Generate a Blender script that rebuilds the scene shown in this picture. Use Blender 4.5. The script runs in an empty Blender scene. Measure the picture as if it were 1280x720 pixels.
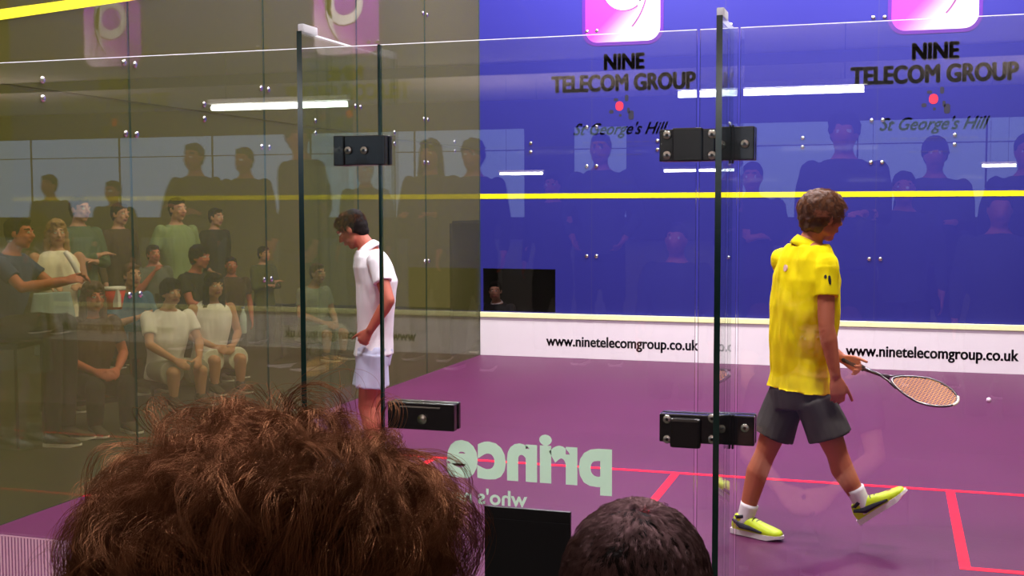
import bpy, bmesh, math, random
import numpy as np
from mathutils import Vector, Matrix, noise
PI = math.pi
V = Vector
sc = bpy.context.scene
col = sc.collection
random.seed(5)

# ------------------------------------------------------------------ camera
F = 1498.04; YAW = .30827; PITCH = .06606; ROLL = .00255
CAM = V((4.4818, -3.1445, 1.6669))
_f = V((-math.sin(YAW)*math.cos(PITCH), math.cos(YAW)*math.cos(PITCH), -math.sin(PITCH)))
_r = V((math.cos(YAW), math.sin(YAW), 0)); _d = _f.cross(_r)
_R = _r*math.cos(ROLL) + _d*math.sin(ROLL); _D = -_r*math.sin(ROLL) + _d*math.cos(ROLL)
cd = bpy.data.cameras.new('camera'); cd.sensor_width = 36; cd.lens = F*36/1280
cd.clip_start = .05; cd.clip_end = 300
co = bpy.data.objects.new('camera', cd); col.objects.link(co)
co.matrix_world = Matrix(((_R.x, -_D.x, -_f.x, CAM.x), (_R.y, -_D.y, -_f.y, CAM.y), (_R.z, -_D.z, -_f.z, CAM.z), (0, 0, 0, 1)))
sc.camera = co

def at(u, v, Y=None, X=None, Z=None, D=None):
    """the place in the hall that stands at this spot of the view, on the plane Y=, X= or Z="""
    d = _R*((u-640)/F) + _D*((v-360)/F) + _f
    if Y is not None: t = (Y-CAM.y)/d.y
    elif X is not None: t = (X-CAM.x)/d.x
    elif Z is not None: t = (Z-CAM.z)/d.z
    else: t = D
    return CAM + d*t

# ------------------------------------------------------------------ materials
def lin(c):
    return tuple((x/12.92 if x <= .04045 else ((x+.055)/1.055)**2.4) for x in c)
def srgb(r, g, b): return lin((r/255, g/255, b/255))
MATS = {}
def mat(name, rgb, rough=.5, spec=.5, metal=0, bump=0, bscale=60, var=0, vscale=8, coat=0, emit=None, estr=0, sub=0):
    if name in MATS: return MATS[name]
    m = bpy.data.materials.new(name); m.use_nodes = True
    nt = m.node_tree; b = nt.nodes['Principled BSDF']
    b.inputs['Base Color'].default_value = (*rgb, 1)
    b.inputs['Roughness'].default_value = rough
    b.inputs['Specular IOR Level'].default_value = spec
    b.inputs['Metallic'].default_value = metal
    b.inputs['Coat Weight'].default_value = coat
    b.inputs['Coat Roughness'].default_value = .03
    if emit:
        b.inputs['Emission Color'].default_value = (*emit, 1); b.inputs['Emission Strength'].default_value = estr
    tc = nt.nodes.new('ShaderNodeTexCoord')
    if var:
        n = nt.nodes.new('ShaderNodeTexNoise'); n.inputs['Scale'].default_value = vscale; n.inputs['Detail'].default_value = 5
        nt.links.new(tc.outputs['Object'], n.inputs['Vector'])
        mx = nt.nodes.new('ShaderNodeMix'); mx.data_type = 'RGBA'
        mx.inputs[6].default_value = (*[c*(1-var) for c in rgb], 1); mx.inputs[7].default_value = (*[min(1, c*(1+var)) for c in rgb], 1)
        nt.links.new(n.outputs['Fac'], mx.inputs[0]); nt.links.new(mx.outputs[2], b.inputs['Base Color'])
    if bump:
        n = nt.nodes.new('ShaderNodeTexNoise'); n.inputs['Scale'].default_value = bscale; n.inputs['Detail'].default_value = 4
        nt.links.new(tc.outputs['Object'], n.inputs['Vector'])
        bp = nt.nodes.new('ShaderNodeBump'); bp.inputs['Strength'].default_value = bump; bp.inputs['Distance'].default_value = .01
        nt.links.new(n.outputs['Fac'], bp.inputs['Height']); nt.links.new(bp.outputs['Normal'], b.inputs['Normal'])
    MATS[name] = m
    return m
def glass(name, tint, ior=1.5, rough=0, film=None):
    """sheet glass: a Fresnel mix of clear tinted transmission and mirror reflection on each face"""
    m = bpy.data.materials.new(name); m.use_nodes = True
    nt = m.node_tree; nt.nodes.remove(nt.nodes['Principled BSDF'])
    out = nt.nodes['Material Output']
    fr = nt.nodes.new('ShaderNodeFresnel'); fr.inputs['IOR'].default_value = ior
    # both faces of the thin sheet look the same from inside and outside
    geo = nt.nodes.new('ShaderNodeNewGeometry')
    mxi = nt.nodes.new('ShaderNodeMix'); mxi.data_type = 'FLOAT'
    mxi.inputs[2].default_value = ior; mxi.inputs[3].default_value = 1/ior
    # a backfacing hit inverts the IOR inside the Fresnel node, so hand it the inverse to keep it an air-side reflection
    nt.links.new(geo.outputs['Backfacing'], mxi.inputs[0]); nt.links.new(mxi.outputs[0], fr.inputs['IOR'])
    t = nt.nodes.new('ShaderNodeBsdfTransparent'); t.inputs['Color'].default_value = (*tint, 1)
    g = nt.nodes.new('ShaderNodeBsdfGlossy'); g.inputs['Roughness'].default_value = rough
    mx = nt.nodes.new('ShaderNodeMixShader')
    nt.links.new(fr.outputs[0], mx.inputs[0]); nt.links.new(t.outputs[0], mx.inputs[1]); nt.links.new(g.outputs[0], mx.inputs[2])
    last = mx.outputs[0]
    if film:   # the printed dot film on the sheet covers a share of it with paint
        df = nt.nodes.new('ShaderNodeBsdfDiffuse'); df.inputs['Color'].default_value = (*film[1], 1)
        m2 = nt.nodes.new('ShaderNodeMixShader'); m2.inputs[0].default_value = film[0]
        nt.links.new(last, m2.inputs[1]); nt.links.new(df.outputs[0], m2.inputs[2]); last = m2.outputs[0]
    nt.links.new(last, out.inputs['Surface'])
    MATS[name] = m
    return m
def frosted(name, rgb, clear=.15):
    m = bpy.data.materials.new(name); m.use_nodes = True
    nt = m.node_tree; nt.nodes.remove(nt.nodes['Principled BSDF']); out = nt.nodes['Material Output']
    d = nt.nodes.new('ShaderNodeBsdfDiffuse'); t = nt.nodes.new('ShaderNodeBsdfTranslucent'); c = nt.nodes.new('ShaderNodeBsdfTransparent')
    d.inputs[0].default_value = (*rgb, 1); t.inputs[0].default_value = (*rgb, 1)
    a = nt.nodes.new('ShaderNodeMixShader'); a.inputs[0].default_value = .6
    b = nt.nodes.new('ShaderNodeMixShader'); b.inputs[0].default_value = clear
    nt.links.new(d.outputs[0], a.inputs[1]); nt.links.new(t.outputs[0], a.inputs[2])
    nt.links.new(a.outputs[0], b.inputs[1]); nt.links.new(c.outputs[0], b.inputs[2]); nt.links.new(b.outputs[0], out.inputs['Surface'])
    MATS[name] = m
    return m

# ------------------------------------------------------------------ object helpers
def empty(name, loc=(0, 0, 0)):
    o = bpy.data.objects.new(name, None); o.location = loc; col.objects.link(o); return o
def tag(o, label=None, cat=None, group=None, kind=None):
    if label: o['label'] = label
    if cat: o['category'] = cat
    if group: o['group'] = group
    if kind: o['kind'] = kind
    return o
def link(name, me, m, parent=None, smooth=False, rel=True):
    """link mesh given in world coordinates, its origin moved to its parent's"""
    o = bpy.data.objects.new(name, me); col.objects.link(o)
    for mm in (m if isinstance(m, (list, tuple)) else [m]): me.materials.append(mm)
    if smooth: me.polygons.foreach_set('use_smooth', [True]*len(me.polygons))
    if parent is not None:
        base = V((0, 0, 0)); p = parent
        while p is not None: base = base + p.location; p = p.parent
        if rel: me.transform(Matrix.Translation(-base))
        o.parent = parent
    return o
def build(name, bm, m, parent=None, smooth=False, rel=True):
    bmesh.ops.recalc_face_normals(bm, faces=bm.faces)
    me = bpy.data.meshes.new(name); bm.to_mesh(me); bm.free()
    return link(name, me, m, parent, smooth, rel)
def box(bm, x0, x1, y0, y1, z0, z1, bev=0, mi=0):
    r = bmesh.ops.create_cube(bm, size=1)
    for v in r['verts']:
        v.co = V(((x0+x1)/2+v.co.x*(x1-x0), (y0+y1)/2+v.co.y*(y1-y0), (z0+z1)/2+v.co.z*(z1-z0)))
    fs = set(f for v in r['verts'] for f in v.link_faces)
    for f in fs: f.material_index = mi
    if bev:
        es = list(set(e for v in r['verts'] for e in v.link_edges))
        bmesh.ops.bevel(bm, geom=es, offset=bev, segments=2, affect='EDGES', profile=.6)
    return r['verts']
def tube(bm, pts, r, n=8, cap=True, mi=0):
    """round tube along points; r a number or one per point"""
    pts = [V(p) for p in pts]
    if not hasattr(r, '__len__'): r = [r]*len(pts)
    rings = []; up = None
    for i, p in enumerate(pts):
        t = (pts[min(i+1, len(pts)-1)] - pts[max(i-1, 0)]).normalized()
        if up is None:
            up = V((0, 0, 1)) if abs(t.z) < .9 else V((1, 0, 0))
        a = t.cross(up).normalized(); up = a.cross(t).normalized()
        rings.append([bm.verts.new(p + (a*math.cos(2*PI*k/n) + up*math.sin(2*PI*k/n))*r[i]) for k in range(n)])
    for a, b in zip(rings, rings[1:]):
        for k in range(n):
            f = bm.faces.new((a[k], a[(k+1) % n], b[(k+1) % n], b[k])); f.material_index = mi
    if cap:
        bm.faces.new(rings[0][::-1]).material_index = mi; bm.faces.new(rings[-1]).material_index = mi
def disc_tube(bm, a, b, r, n=16): tube(bm, [a, b], r, n)
def sphere(bm, c, r, s=V((1, 0, 0)), f=V((0, 1, 0)), u=V((0, 0, 1)), n=14):
    """ellipsoid with radii r along s, f, u"""
    if not hasattr(r, '__len__'): r = (r, r, r)
    m = max(6, n*2//3); c = V(c); rings = []
    for i in range(1, m):
        a = PI*i/m; z = math.cos(a); w = math.sin(a)
        rings.append([bm.verts.new(c + s*(math.cos(2*PI*k/n)*w*r[0]) + f*(math.sin(2*PI*k/n)*w*r[1]) + u*(z*r[2])) for k in range(n)])
    t = bm.verts.new(c + u*r[2]); b = bm.verts.new(c - u*r[2])
    for k in range(n):
        bm.faces.new((t, rings[0][k], rings[0][(k+1) % n])); bm.faces.new((b, rings[-1][(k+1) % n], rings[-1][k]))
        for p, q in zip(rings, rings[1:]): bm.faces.new((p[k], q[k], q[(k+1) % n], p[(k+1) % n]))
def cone(bm, a, b, ra, rb, n=14, ends=True):
    """tapered limb with round ends"""
    a, b = V(a), V(b)
    tube(bm, [a, b], [ra, rb], n)
    if ends: sphere(bm, a, ra, n=n); sphere(bm, b, rb, n=n)
def loft(bm, rings, n=24, pw=2.0):
    """rings: (centre, side vector, fore vector, half width, half depth); closed at both ends"""
    R = []
    for c, s, f, a, b in rings:
        ring = []
        for k in range(n):
            t = 2*PI*k/n; ct, st = math.cos(t), math.sin(t)
            e = 2/pw
            x = math.copysign(abs(ct)**e, ct)*a; y = math.copysign(abs(st)**e, st)*b
            ring.append(bm.verts.new(V(c) + s*x + f*y))
        R.append(ring)
    for p, q in zip(R, R[1:]):
        for k in range(n): bm.faces.new((p[k], p[(k+1) % n], q[(k+1) % n], q[k]))
    bm.faces.new(R[0][::-1]); bm.faces.new(R[-1])
WORK = bpy.data.scenes.new('work')
def remesh(bm, vox, smooth=2):
    """fuse overlapping closed shapes into one continuous surface"""
    bmesh.ops.recalc_face_normals(bm, faces=bm.faces)
    me = bpy.data.meshes.new('tmp'); bm.to_mesh(me); bm.free()
    o = bpy.data.objects.new('tmp', me); WORK.collection.objects.link(o)
    m = o.modifiers.new('r', 'REMESH'); m.mode = 'VOXEL'; m.voxel_size = vox; m.adaptivity = 0
    if smooth:
        s = o.modifiers.new('s', 'SMOOTH'); s.factor = .5; s.iterations = smooth
    with bpy.context.temp_override(scene=WORK, view_layer=WORK.view_layers[0]):
        dg = bpy.context.evaluated_depsgraph_get(); dg.update(); ev = o.evaluated_get(dg)
        out = bpy.data.meshes.new_from_object(ev)
    bpy.data.objects.remove(o); bpy.data.meshes.remove(me)
    return out
def wrinkle(me, amp, sc_=12, seed=0, zs=.45, fine=0):
    """cloth folds or lumpy hair: push vertices along their normals by noise"""
    nv = [v.normal.copy() for v in me.vertices]
    off = V((seed*3.1, seed*1.7, seed*.9))
    for v, n_ in zip(me.vertices, nv):
        p = V((v.co.x*sc_, v.co.y*sc_, v.co.z*sc_*zs)) + off
        h = noise.noise(p)
        if fine: h += .5*noise.noise(p*2.7)*fine
        v.co += n_*(h*amp)
_fontcache = {}
def text_mesh(s, w=None, h=None, bold=0, shear=0, extr=.001, space=1.0, heavy=0, squat=False):
    """Blender's own letters as a mesh in the xy plane, centred, fitted to width w and height h"""
    cu = bpy.data.curves.new('t', 'FONT'); cu.body = s; cu.size = 1; cu.offset = bold; cu.shear = shear
    cu.extrude = 0; cu.space_character = space; cu.resolution_u = 4
    cu.align_x = 'CENTER'
    o = bpy.data.objects.new('t', cu); col.objects.link(o)
    dg = bpy.context.evaluated_depsgraph_get(); me = bpy.data.meshes.new_from_object(o.evaluated_get(dg))
    bpy.data.objects.remove(o); bpy.data.curves.remove(cu)
    bm = bmesh.new(); bm.from_mesh(me); bpy.data.meshes.remove(me)
    if squat:   # big x-height: shorten what rises above and hangs below it
        for v in bm.verts:
            y = v.co.y; v.co.y = y*.5 if y < -.03 else (.52+(y-.52)*.75 if y > .52 else y)
    xs = [v.co.x for v in bm.verts]; ys = [v.co.y for v in bm.verts]
    cx, cy = (min(xs)+max(xs))/2, (min(ys)+max(ys))/2
    kx = (w/(max(xs)-min(xs))) if w else 1; ky = (h/(max(ys)-min(ys))) if h else kx
    if not w: kx = ky
    for v in bm.verts: v.co = V(((v.co.x-cx)*kx, (v.co.y-cy)*ky, 0))
    if extr:
        r = bmesh.ops.extrude_face_region(bm, geom=bm.faces[:])
        for g in r['geom']:
            if isinstance(g, bmesh.types.BMVert): g.co.z += extr
    if heavy:   # thicken the strokes by overlaying shifted copies of the letters
        me = bpy.data.meshes.new('t'); bm.to_mesh(me)
        for k in range(8):
            a = 2*PI*k/8; n0 = len(bm.verts); bm.from_mesh(me); bm.verts.ensure_lookup_table()
            for v in bm.verts[n0:]: v.co.x += math.cos(a)*heavy; v.co.y += math.sin(a)*heavy*.7
        bpy.data.meshes.remove(me)
    for f in bm.faces: f.smooth = False
    return bm
def on_wall(bm, x, y, z, flip=False):
    """stand xy-plane letters on a wall facing -Y (flip: facing +Y, so mirrored seen from -Y)"""
    for v in bm.verts:
        a, b, c = v.co
        v.co = V((x-a, y+c, z+b)) if flip else V((x+a, y-c, z+b))
    return bm

# ------------------------------------------------------------------ palette
M_floor = mat('court_floor_paint', srgb(86, 29, 68), .45, .25, var=.2, vscale=1.1, bump=.15, bscale=90)
M_line = mat('court_line_red', srgb(255, 8, 52), .6, .2)
M_hallfloor = mat('hall_floor_vinyl', srgb(58, 56, 44), .6, var=.2)
M_hallwall = mat('hall_wall_paint', srgb(150, 140, 96), .8, var=.2, vscale=.5)
M_hallceil = mat('hall_ceiling_panels', srgb(186, 172, 160), .8, var=.1, vscale=.4)
M_beam = mat('hall_beam_paint', srgb(84, 78, 72), .7)
M_blue = mat('front_wall_blue_film', srgb(40, 40, 122), .4, .25, coat=.08, var=.06, vscale=.9)
M_joint = mat('silicone_joint', srgb(38, 34, 110), .5)
M_white = mat('tin_white', srgb(236, 226, 232), .35, coat=.3)
M_cream = mat('tin_top_cream', srgb(250, 250, 190), .4)
M_yline = mat('line_yellow', srgb(250, 232, 0), .4)
M_black = mat('black_print', srgb(24, 20, 44), .5)
M_ink = mat('navy_print', srgb(40, 34, 110), .5)
M_red = mat('red_print', srgb(220, 30, 60), .5)
M_steel = mat('stainless_steel', (.75, .74, .72), .22, metal=1)
M_blackmetal = mat('black_anodised', (.012, .01, .016), .25, .6, coat=.4)
M_edge = mat('glass_edge_green', srgb(18, 62, 58), .15, .8)
M_top = None
M_frost = frosted('frosted_letters', srgb(190, 222, 195), 0)
M_panelblack = mat('matt_black_board', (.004, .004, .008), .4)
M_tube = mat('fluorescent_tube', (1, 1, 1), .5, emit=(1, .99, .95), estr=24)
M_fix = mat('fixture_white', (.7, .7, .7), .5)
M_day = mat('daylight_pane', (.2, .3, .4), .5, emit=(.50, .66, .95), estr=1.0)
G_back = glass('back_glass_clear', (.965, .985, .965), 1.75)
G_left = glass('left_glass_tinted', (.87, .87, .73), 1.36, film=(.15, srgb(122, 120, 62)))
G_fin = glass('fin_glass', (.93, .985, .95), 1.6)

# striped film: fine vertical frosted lines
M_stripe = frosted('striped_film', srgb(235, 205, 215), .2)

M_top = frosted('glass_top_glint', (.9, .9, .92), 0)  # white translucent rim paints in the bright line of light along the glass
# ------------------------------------------------------------------ the court shell
bm = bmesh.new(); box(bm, 0, 6.4, 0, 9.75, -.12, 0)
floor = build('floor', bm, M_floor); tag(floor, kind='structure')
bm = bmesh.new()
box(bm, -56, 0-.02, -60.2, 16, -.14, -.02); box(bm, 6.42, 34, -60.2, 16, -.14, -.02)
box(bm, -.02, 6.42, -60.2, -.02, -.14, -.02); box(bm, -.02, 6.42, 9.77, 16, -.14, -.02)
hf = build('floor_hall', bm, M_hallfloor); tag(hf, kind='structure')
L = .05
def fline(x0, x1, y0, y1):
    bm = bmesh.new(); box(bm, x0, x1, y0, y1, -.001, .0015); build('court_line', bm, M_line, floor)
fline(0, 6.4, 4.26, 4.31)                                   # short line
fline(3.175, 3.225, 0, 4.26)                                # half court line
fline(4.80, 4.85, 2.66, 4.26); fline(4.85, 6.4, 2.66, 2.71)  # right service box
fline(1.55, 1.60, 2.66, 4.26); fline(0, 1.55, 2.66, 2.71)    # left service box
bm = bmesh.new()
for (x, y, a, l) in ((3.62, 4.10, .4, .10), (5.2, 4.9, 1.2, .05)):
    pass
bm.free()

# front wall: blue film on glass, with an unfilmed camera port low at the left
HX0, HX1, HZ0, HZ1 = .03, .885, .505, .99
bm = bmesh.new()
yb0, yb1 = 9.75, 9.766
box(bm, -.0, HX0, yb0, yb1, 0, 4.62)
box(bm, HX0, HX1, yb0, yb1, 0, HZ0); box(bm, HX0, HX1, yb0, yb1, HZ1, 4.62)
prev = HX1
for jx in (1.30, 2.75, 4.30, 5.80, 6.4):
    box(bm, prev, jx-.003, yb0, yb1, 0, 4.62); prev = jx+.003
wf = build('wall_front', bm, M_blue); tag(wf, kind='structure')
bm = bmesh.new()
for jx in (1.30, 2.75, 4.30, 5.80): box(bm, jx-.004, jx+.004, yb0-.0005, yb1, 0, 4.62)
box(bm, 0, 6.4, yb0-.0008, yb0+.001, 2.345, 2.350)
build('joint', bm, M_joint, wf)
bm = bmesh.new(); box(bm, 0, 6.4, yb0-.003, yb0, 1.78, 1.835); build('service_line', bm, M_yline, wf)
bm = bmesh.new(); box(bm, 0, 6.4, yb0-.003, yb0, 4.57, 4.62); build('out_line', bm, M_yline, wf)
def studs(parent, pts, n):
    for p in pts:
        bm = bmesh.new(); p = V(p); n = V(n)
        tube(bm, [p, p+n*.006, p+n*.010], [.021, .021, .013], 14); build('bolt', bm, M_steel, parent, True)
fp = []
for jx in (1.30, 2.75, 4.30, 5.80):
    for z in (1.14, 2.13, 2.56, 3.60): fp += [(jx-.055, yb0, z), (jx+.055, yb0, z)]
for mx in (.60, 2.03, 3.56, 5.05):
    fp += [(mx, yb0, 2.30), (mx, yb0, 2.395)]
studs(wf, fp, (0, -1, 0))
# camera port: clear pane and the dark box behind the wall
bm = bmesh.new(); box(bm, HX0, HX1, yb0+.004, yb1-.002, HZ0, HZ1)
wn = build('window_1', bm, glass('port_glass', (.9, .9, .92), 1.3)); tag(wn, kind='structure')
bm = bmesh.new()
bx0, bx1, by1, bz0, bz1 = -.35, 1.25, 11.6, -.02, 1.5
box(bm, bx0-.03, bx0, yb1, by1, bz0, bz1); box(bm, bx1, bx1+.03, yb1, by1, bz0, bz1)
box(bm, bx0, bx1, by1, by1+.03, bz0, bz1); box(bm, bx0, bx1, yb1, by1, bz1, bz1+.03)
booth = build('trim_1', bm, mat('booth_black', (.02, .02, .022), .8)); tag(booth, kind='structure')

# the tin: white board with cream top strip and printed address
tin = empty('sponsor_board', (3.2, 9.73, 0))
tag(tin, 'long white board with web address along the foot of the blue front wall', 'board')
bm = bmesh.new(); box(bm, .004, 6.396, 9.722, 9.748, .002, .432); build('board', bm, M_white, tin)
bm = bmesh.new(); box(bm, .004, 6.396, 9.712, 9.749, .436, .495, bev=.006); build('top_strip', bm, M_cream, tin)
bm = bmesh.new(); box(bm, .004, 6.396, 9.7205, 9.723, .405, .434); build('seam', bm, mat('tin_seam', srgb(178, 160, 176), .5), tin)
for cx_, w_ in ((1.64, 1.70), (4.86, 1.66)):
    t = text_mesh('www.ninetelecomgroup.co.uk', w_, .150, bold=.004, heavy=.004); on_wall(t, cx_, 9.7215, .172)
    build('lettering', t, M_black, tin)

# logos: rounded tile, the numeral, two lines of lettering
def rrect(bm, cx, cz, w, h, r, y0, y1, n=8, mi=0):
    pts = []
    for (sx, sz, a0) in ((1, 1, 0), (-1, 1, 90), (-1, -1, 180), (1, -1, 270)):
        for k in range(n+1):
            a = math.radians(a0+90*k/n)
            pts.append((cx+sx*(w/2-r)+r*math.cos(a), cz+sz*(h/2-r)+r*math.sin(a)))
    fr = [bm.verts.new((x, y0, z)) for x, z in pts]; bk = [bm.verts.new((x, y1, z)) for x, z in pts]
    bm.faces.new(fr); bm.faces.new(bk[::-1]); m = len(pts)
    for k in range(m): bm.faces.new((fr[k], fr[(k+1) % m], bk[(k+1) % m], bk[k]))
def flat_strip(bm, outer, inner, y0, y1):
    m = len(outer)
    vs = [[bm.verts.new((p[0], y, p[1])) for p in q] for y in (y0, y1) for q in (outer, inner)]
    oa, ia, ob, ib = vs
    for k in range(m-1):
        bm.faces.new((oa[k], oa[k+1], ia[k+1], ia[k])); bm.faces.new((ob[k], ib[k], ib[k+1], ob[k+1]))
        bm.faces.new((oa[k], ob[k], ob[k+1], oa[k+1])); bm.faces.new((ia[k], ia[k+1], ib[k+1], ib[k]))
M_tileb = mat('logo_border_purple', srgb(74, 4, 126), .4)
M_tile = bpy.data.materials.new('logo_tile_print'); M_tile.use_nodes = True
nt = M_tile.node_tree; b_ = nt.nodes['Principled BSDF']; b_.inputs['Roughness'].default_value = .4
tc = nt.nodes.new('ShaderNodeTexCoord'); sp = nt.nodes.new('ShaderNodeSeparateXYZ'); nt.links.new(tc.outputs['Generated'], sp.inputs[0])
mm = nt.nodes.new('ShaderNodeMath'); mm.operation = 'SUBTRACT'; nt.links.new(sp.outputs['X'], mm.inputs[0]); nt.links.new(sp.outputs['Z'], mm.inputs[1])
rp = nt.nodes.new('ShaderNodeValToRGB'); nt.links.new(mm.outputs[0], rp.inputs[0])
e = rp.color_ramp.elements; e[0].position = 0; e[0].color = (*srgb(170, 40, 200), 1); e[1].position = .75; e[1].color = (*srgb(255, 225, 255), 1)
q = rp.color_ramp.elements.new(.12); q.color = (*srgb(205, 80, 220), 1)
nt.links.new(rp.outputs[0], b_.inputs['Base Color'])
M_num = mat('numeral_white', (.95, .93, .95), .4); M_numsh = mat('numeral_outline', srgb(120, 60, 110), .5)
def logo(cx, zb, which, tx, lab):
    o = empty('sponsor_logo', (cx, 9.745, zb-.9)); tag(o, lab, 'wall logo', 'sponsor logos on the blue wall')
    w = .90; cz = zb + w/2; y = 9.7495
    bm = bmesh.new(); rrect(bm, cx, cz, w, w, .17, y-.003, y); build('tile_border', bm, M_tileb, o)
    bm = bmesh.new(); rrect(bm, cx, cz, w-.075, w-.075, .14, y-.005, y-.003); build('tile_face', bm, M_tile, o)
    def nine(bm, grow, y0, y1, dx=0, dz=0):
        rc = (cx+.02+dx, cz+.16+dz); ro, ri = .235+grow, .145-grow
        n = 40
        outer = [(rc[0]+ro*math.cos(2*PI*k/n), rc[1]+ro*math.sin(2*PI*k/n)) for k in range(n+1)]
        inner = [(rc[0]+ri*math.cos(2*PI*k/n)-.012, rc[1]+ri*.95*math.sin(2*PI*k/n)+.012) for k in range(n+1)]
        flat_strip(bm, outer, inner, y0, y1)
        # the swooping tail
        oo, ii = [], []
        for k in range(25):
            t = k/24; a = math.radians(20-t*62)
            R1 = .62; c1 = (cx-.36+dx, cz+.17+dz)
            po = (c1[0]+R1*math.cos(a)+grow, c1[1]+R1*1.0*math.sin(a)-grow)
            a2 = math.radians(30-t*72); R2 = .52
            wdt = (1-t)**.8*.10
            oo.append((po[0]-.0, po[1])); ii.append((po[0]-wdt-.004-grow*2, po[1]+wdt*.35+grow))
        flat_strip(bm, oo, ii, y0, y1)
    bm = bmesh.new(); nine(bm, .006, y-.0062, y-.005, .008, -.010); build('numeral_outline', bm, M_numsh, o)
    bm = bmesh.new(); nine(bm, 0, y-.0078, y-.0062); build('numeral', bm, M_num, o)
    t = text_mesh('NINE', .43, .160, bold=0, heavy=.0125); on_wall(t, tx, y-.001, zb-.175); build('lettering', t, M_black, o)
    t = text_mesh('TELECOM GROUP', 1.58, .172, bold=0, heavy=.0125); on_wall(t, tx-.02, y-.001, zb-.40); build('lettering', t, M_black, o)
logo(1.64, 3.435, 0, 1.66, 'purple and pink rounded square 9 logo with NINE TELECOM GROUP, nearer the left glass corner')
logo(4.835, 3.415, 1, 4.85, 'purple and pink rounded square 9 logo with NINE TELECOM GROUP, above the yellow player')
def emblem(cx, cz, lab):
    o = empty('club_emblem', (cx, 9.745, cz)); tag(o, lab, 'wall emblem', 'club emblems below the logos')
    y = 9.7495
    bm = bmesh.new(); rrect(bm, cx-.01, cz+.16, .085, .10, .04, y-.001, y); build('red_mark', bm, M_red, o)
    for (dx, dz, w, h) in ((.07, .245, .04, .07), (.12, .06, .06, .10), (-.10, .10, .05, .04), (-.05, .23, .05, .03), (.09, .11, .03, .06), (.0, .06, .03, .03)):
        bm = bmesh.new(); rrect(bm, cx+dx, cz+dz, w, h, min(w, h)*.42, y-.0012, y, 4); build('dark_figure', bm, M_black, o)
    t = text_mesh("St George's Hill", 1.05, .17, bold=0, shear=.45, heavy=.003); on_wall(t, cx, y-.001, cz-.10); build('lettering', t, M_ink, o)
    for k in range(9):
        bm = bmesh.new(); box(bm, cx-.42+k*.095, cx-.42+k*.095+.075, y-.001, y, cz-.235, cz-.222); build('print_dash', bm, M_ink, o)
    for k in range(5):
        bm = bmesh.new(); box(bm, cx-.24+k*.1, cx-.24+k*.1+.08, y-.001, y, cz-.37, cz-.36); build('print_dash', bm, M_ink, o)
emblem(1.62, 2.62, "red and dark emblem over faint St George's Hill script, left of the hinged door bracket")
emblem(4.85, 2.60, "red and dark emblem over faint St George's Hill script, above the yellow player's right side")

# left wall: tinted glass panes with a sloping yellow out line
wl = empty('wall_left', (0, 4.9, 0)); tag(wl, kind='structure')
JY = (0.02, 1.62, 3.213, 4.871, 6.5, 8.1, 9.75)
def pane(name, parent, x0, x1, y0, y1, z0, z1, gm, top=True):
    """glass sheet: faces glass, rim green, upper rim white to paint in caught light"""
    bm = bmesh.new(); r = bmesh.ops.create_cube(bm, size=1)
    for v in bm.verts: v.co = V(((x0+x1)/2+v.co.x*(x1-x0), (y0+y1)/2+v.co.y*(y1-y0), (z0+z1)/2+v.co.z*(z1-z0)))
    thin = 0 if (x1-x0) < (y1-y0) else 1
    bm.normal_update()
    for f in bm.faces:
        ax = max(range(3), key=lambda i: abs(f.normal[i]))
        f.material_index = 0 if ax == thin else (2 if (ax == 2 and f.normal.z > 0 and top) else 1)
    return build(name, bm, [gm, M_edge, M_top], parent)
for a, b in zip(JY, JY[1:]):
    for z0, z1 in ((0, 2.327), (2.333, 4.62)):
        pane('glass_pane', wl, -.012, 0, a+.003, b-.003, z0, z1, G_left, top=False)
bm = bmesh.new()
def slopez(y): return 2.166 + (4.60-2.166)*y/9.75
for a, b in ((0, 9.75),):
    vs = [bm.verts.new((x, y, slopez(y)+dz)) for x in (0, .003) for (y, dz) in ((a, -.03), (b, -.03), (b, .025), (a, .025))]
    bm.faces.new(vs[:4]); bm.faces.new(vs[4:][::-1])
    for k in range(4): bm.faces.new((vs[k], vs[(k+1) % 4], vs[4+(k+1) % 4], vs[4+k]))
build('out_line', bm, M_yline, wl)
sp_ = []
for jy in JY[1:-1]:
    for z in (1.14, 2.13, 2.56, 3.6): sp_ += [(0, jy-.055, z), (0, jy+.055, z)]
for a, b in zip(JY, JY[1:]): sp_ += [(0, (a+b)/2, 2.28), (0, (a+b)/2, 2.38)]
studs(wl, sp_, (1, 0, 0))
# right wall, outside the view but lighting the place like the left one
wr = empty('wall_right', (6.4, 4.9, 0)); tag(wr, kind='structure')
for a, b in zip(JY, JY[1:]):
    pane('glass_pane', wr, 6.4, 6.412, a+.003, b-.003, 0, 4.62, G_left, top=False)

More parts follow.
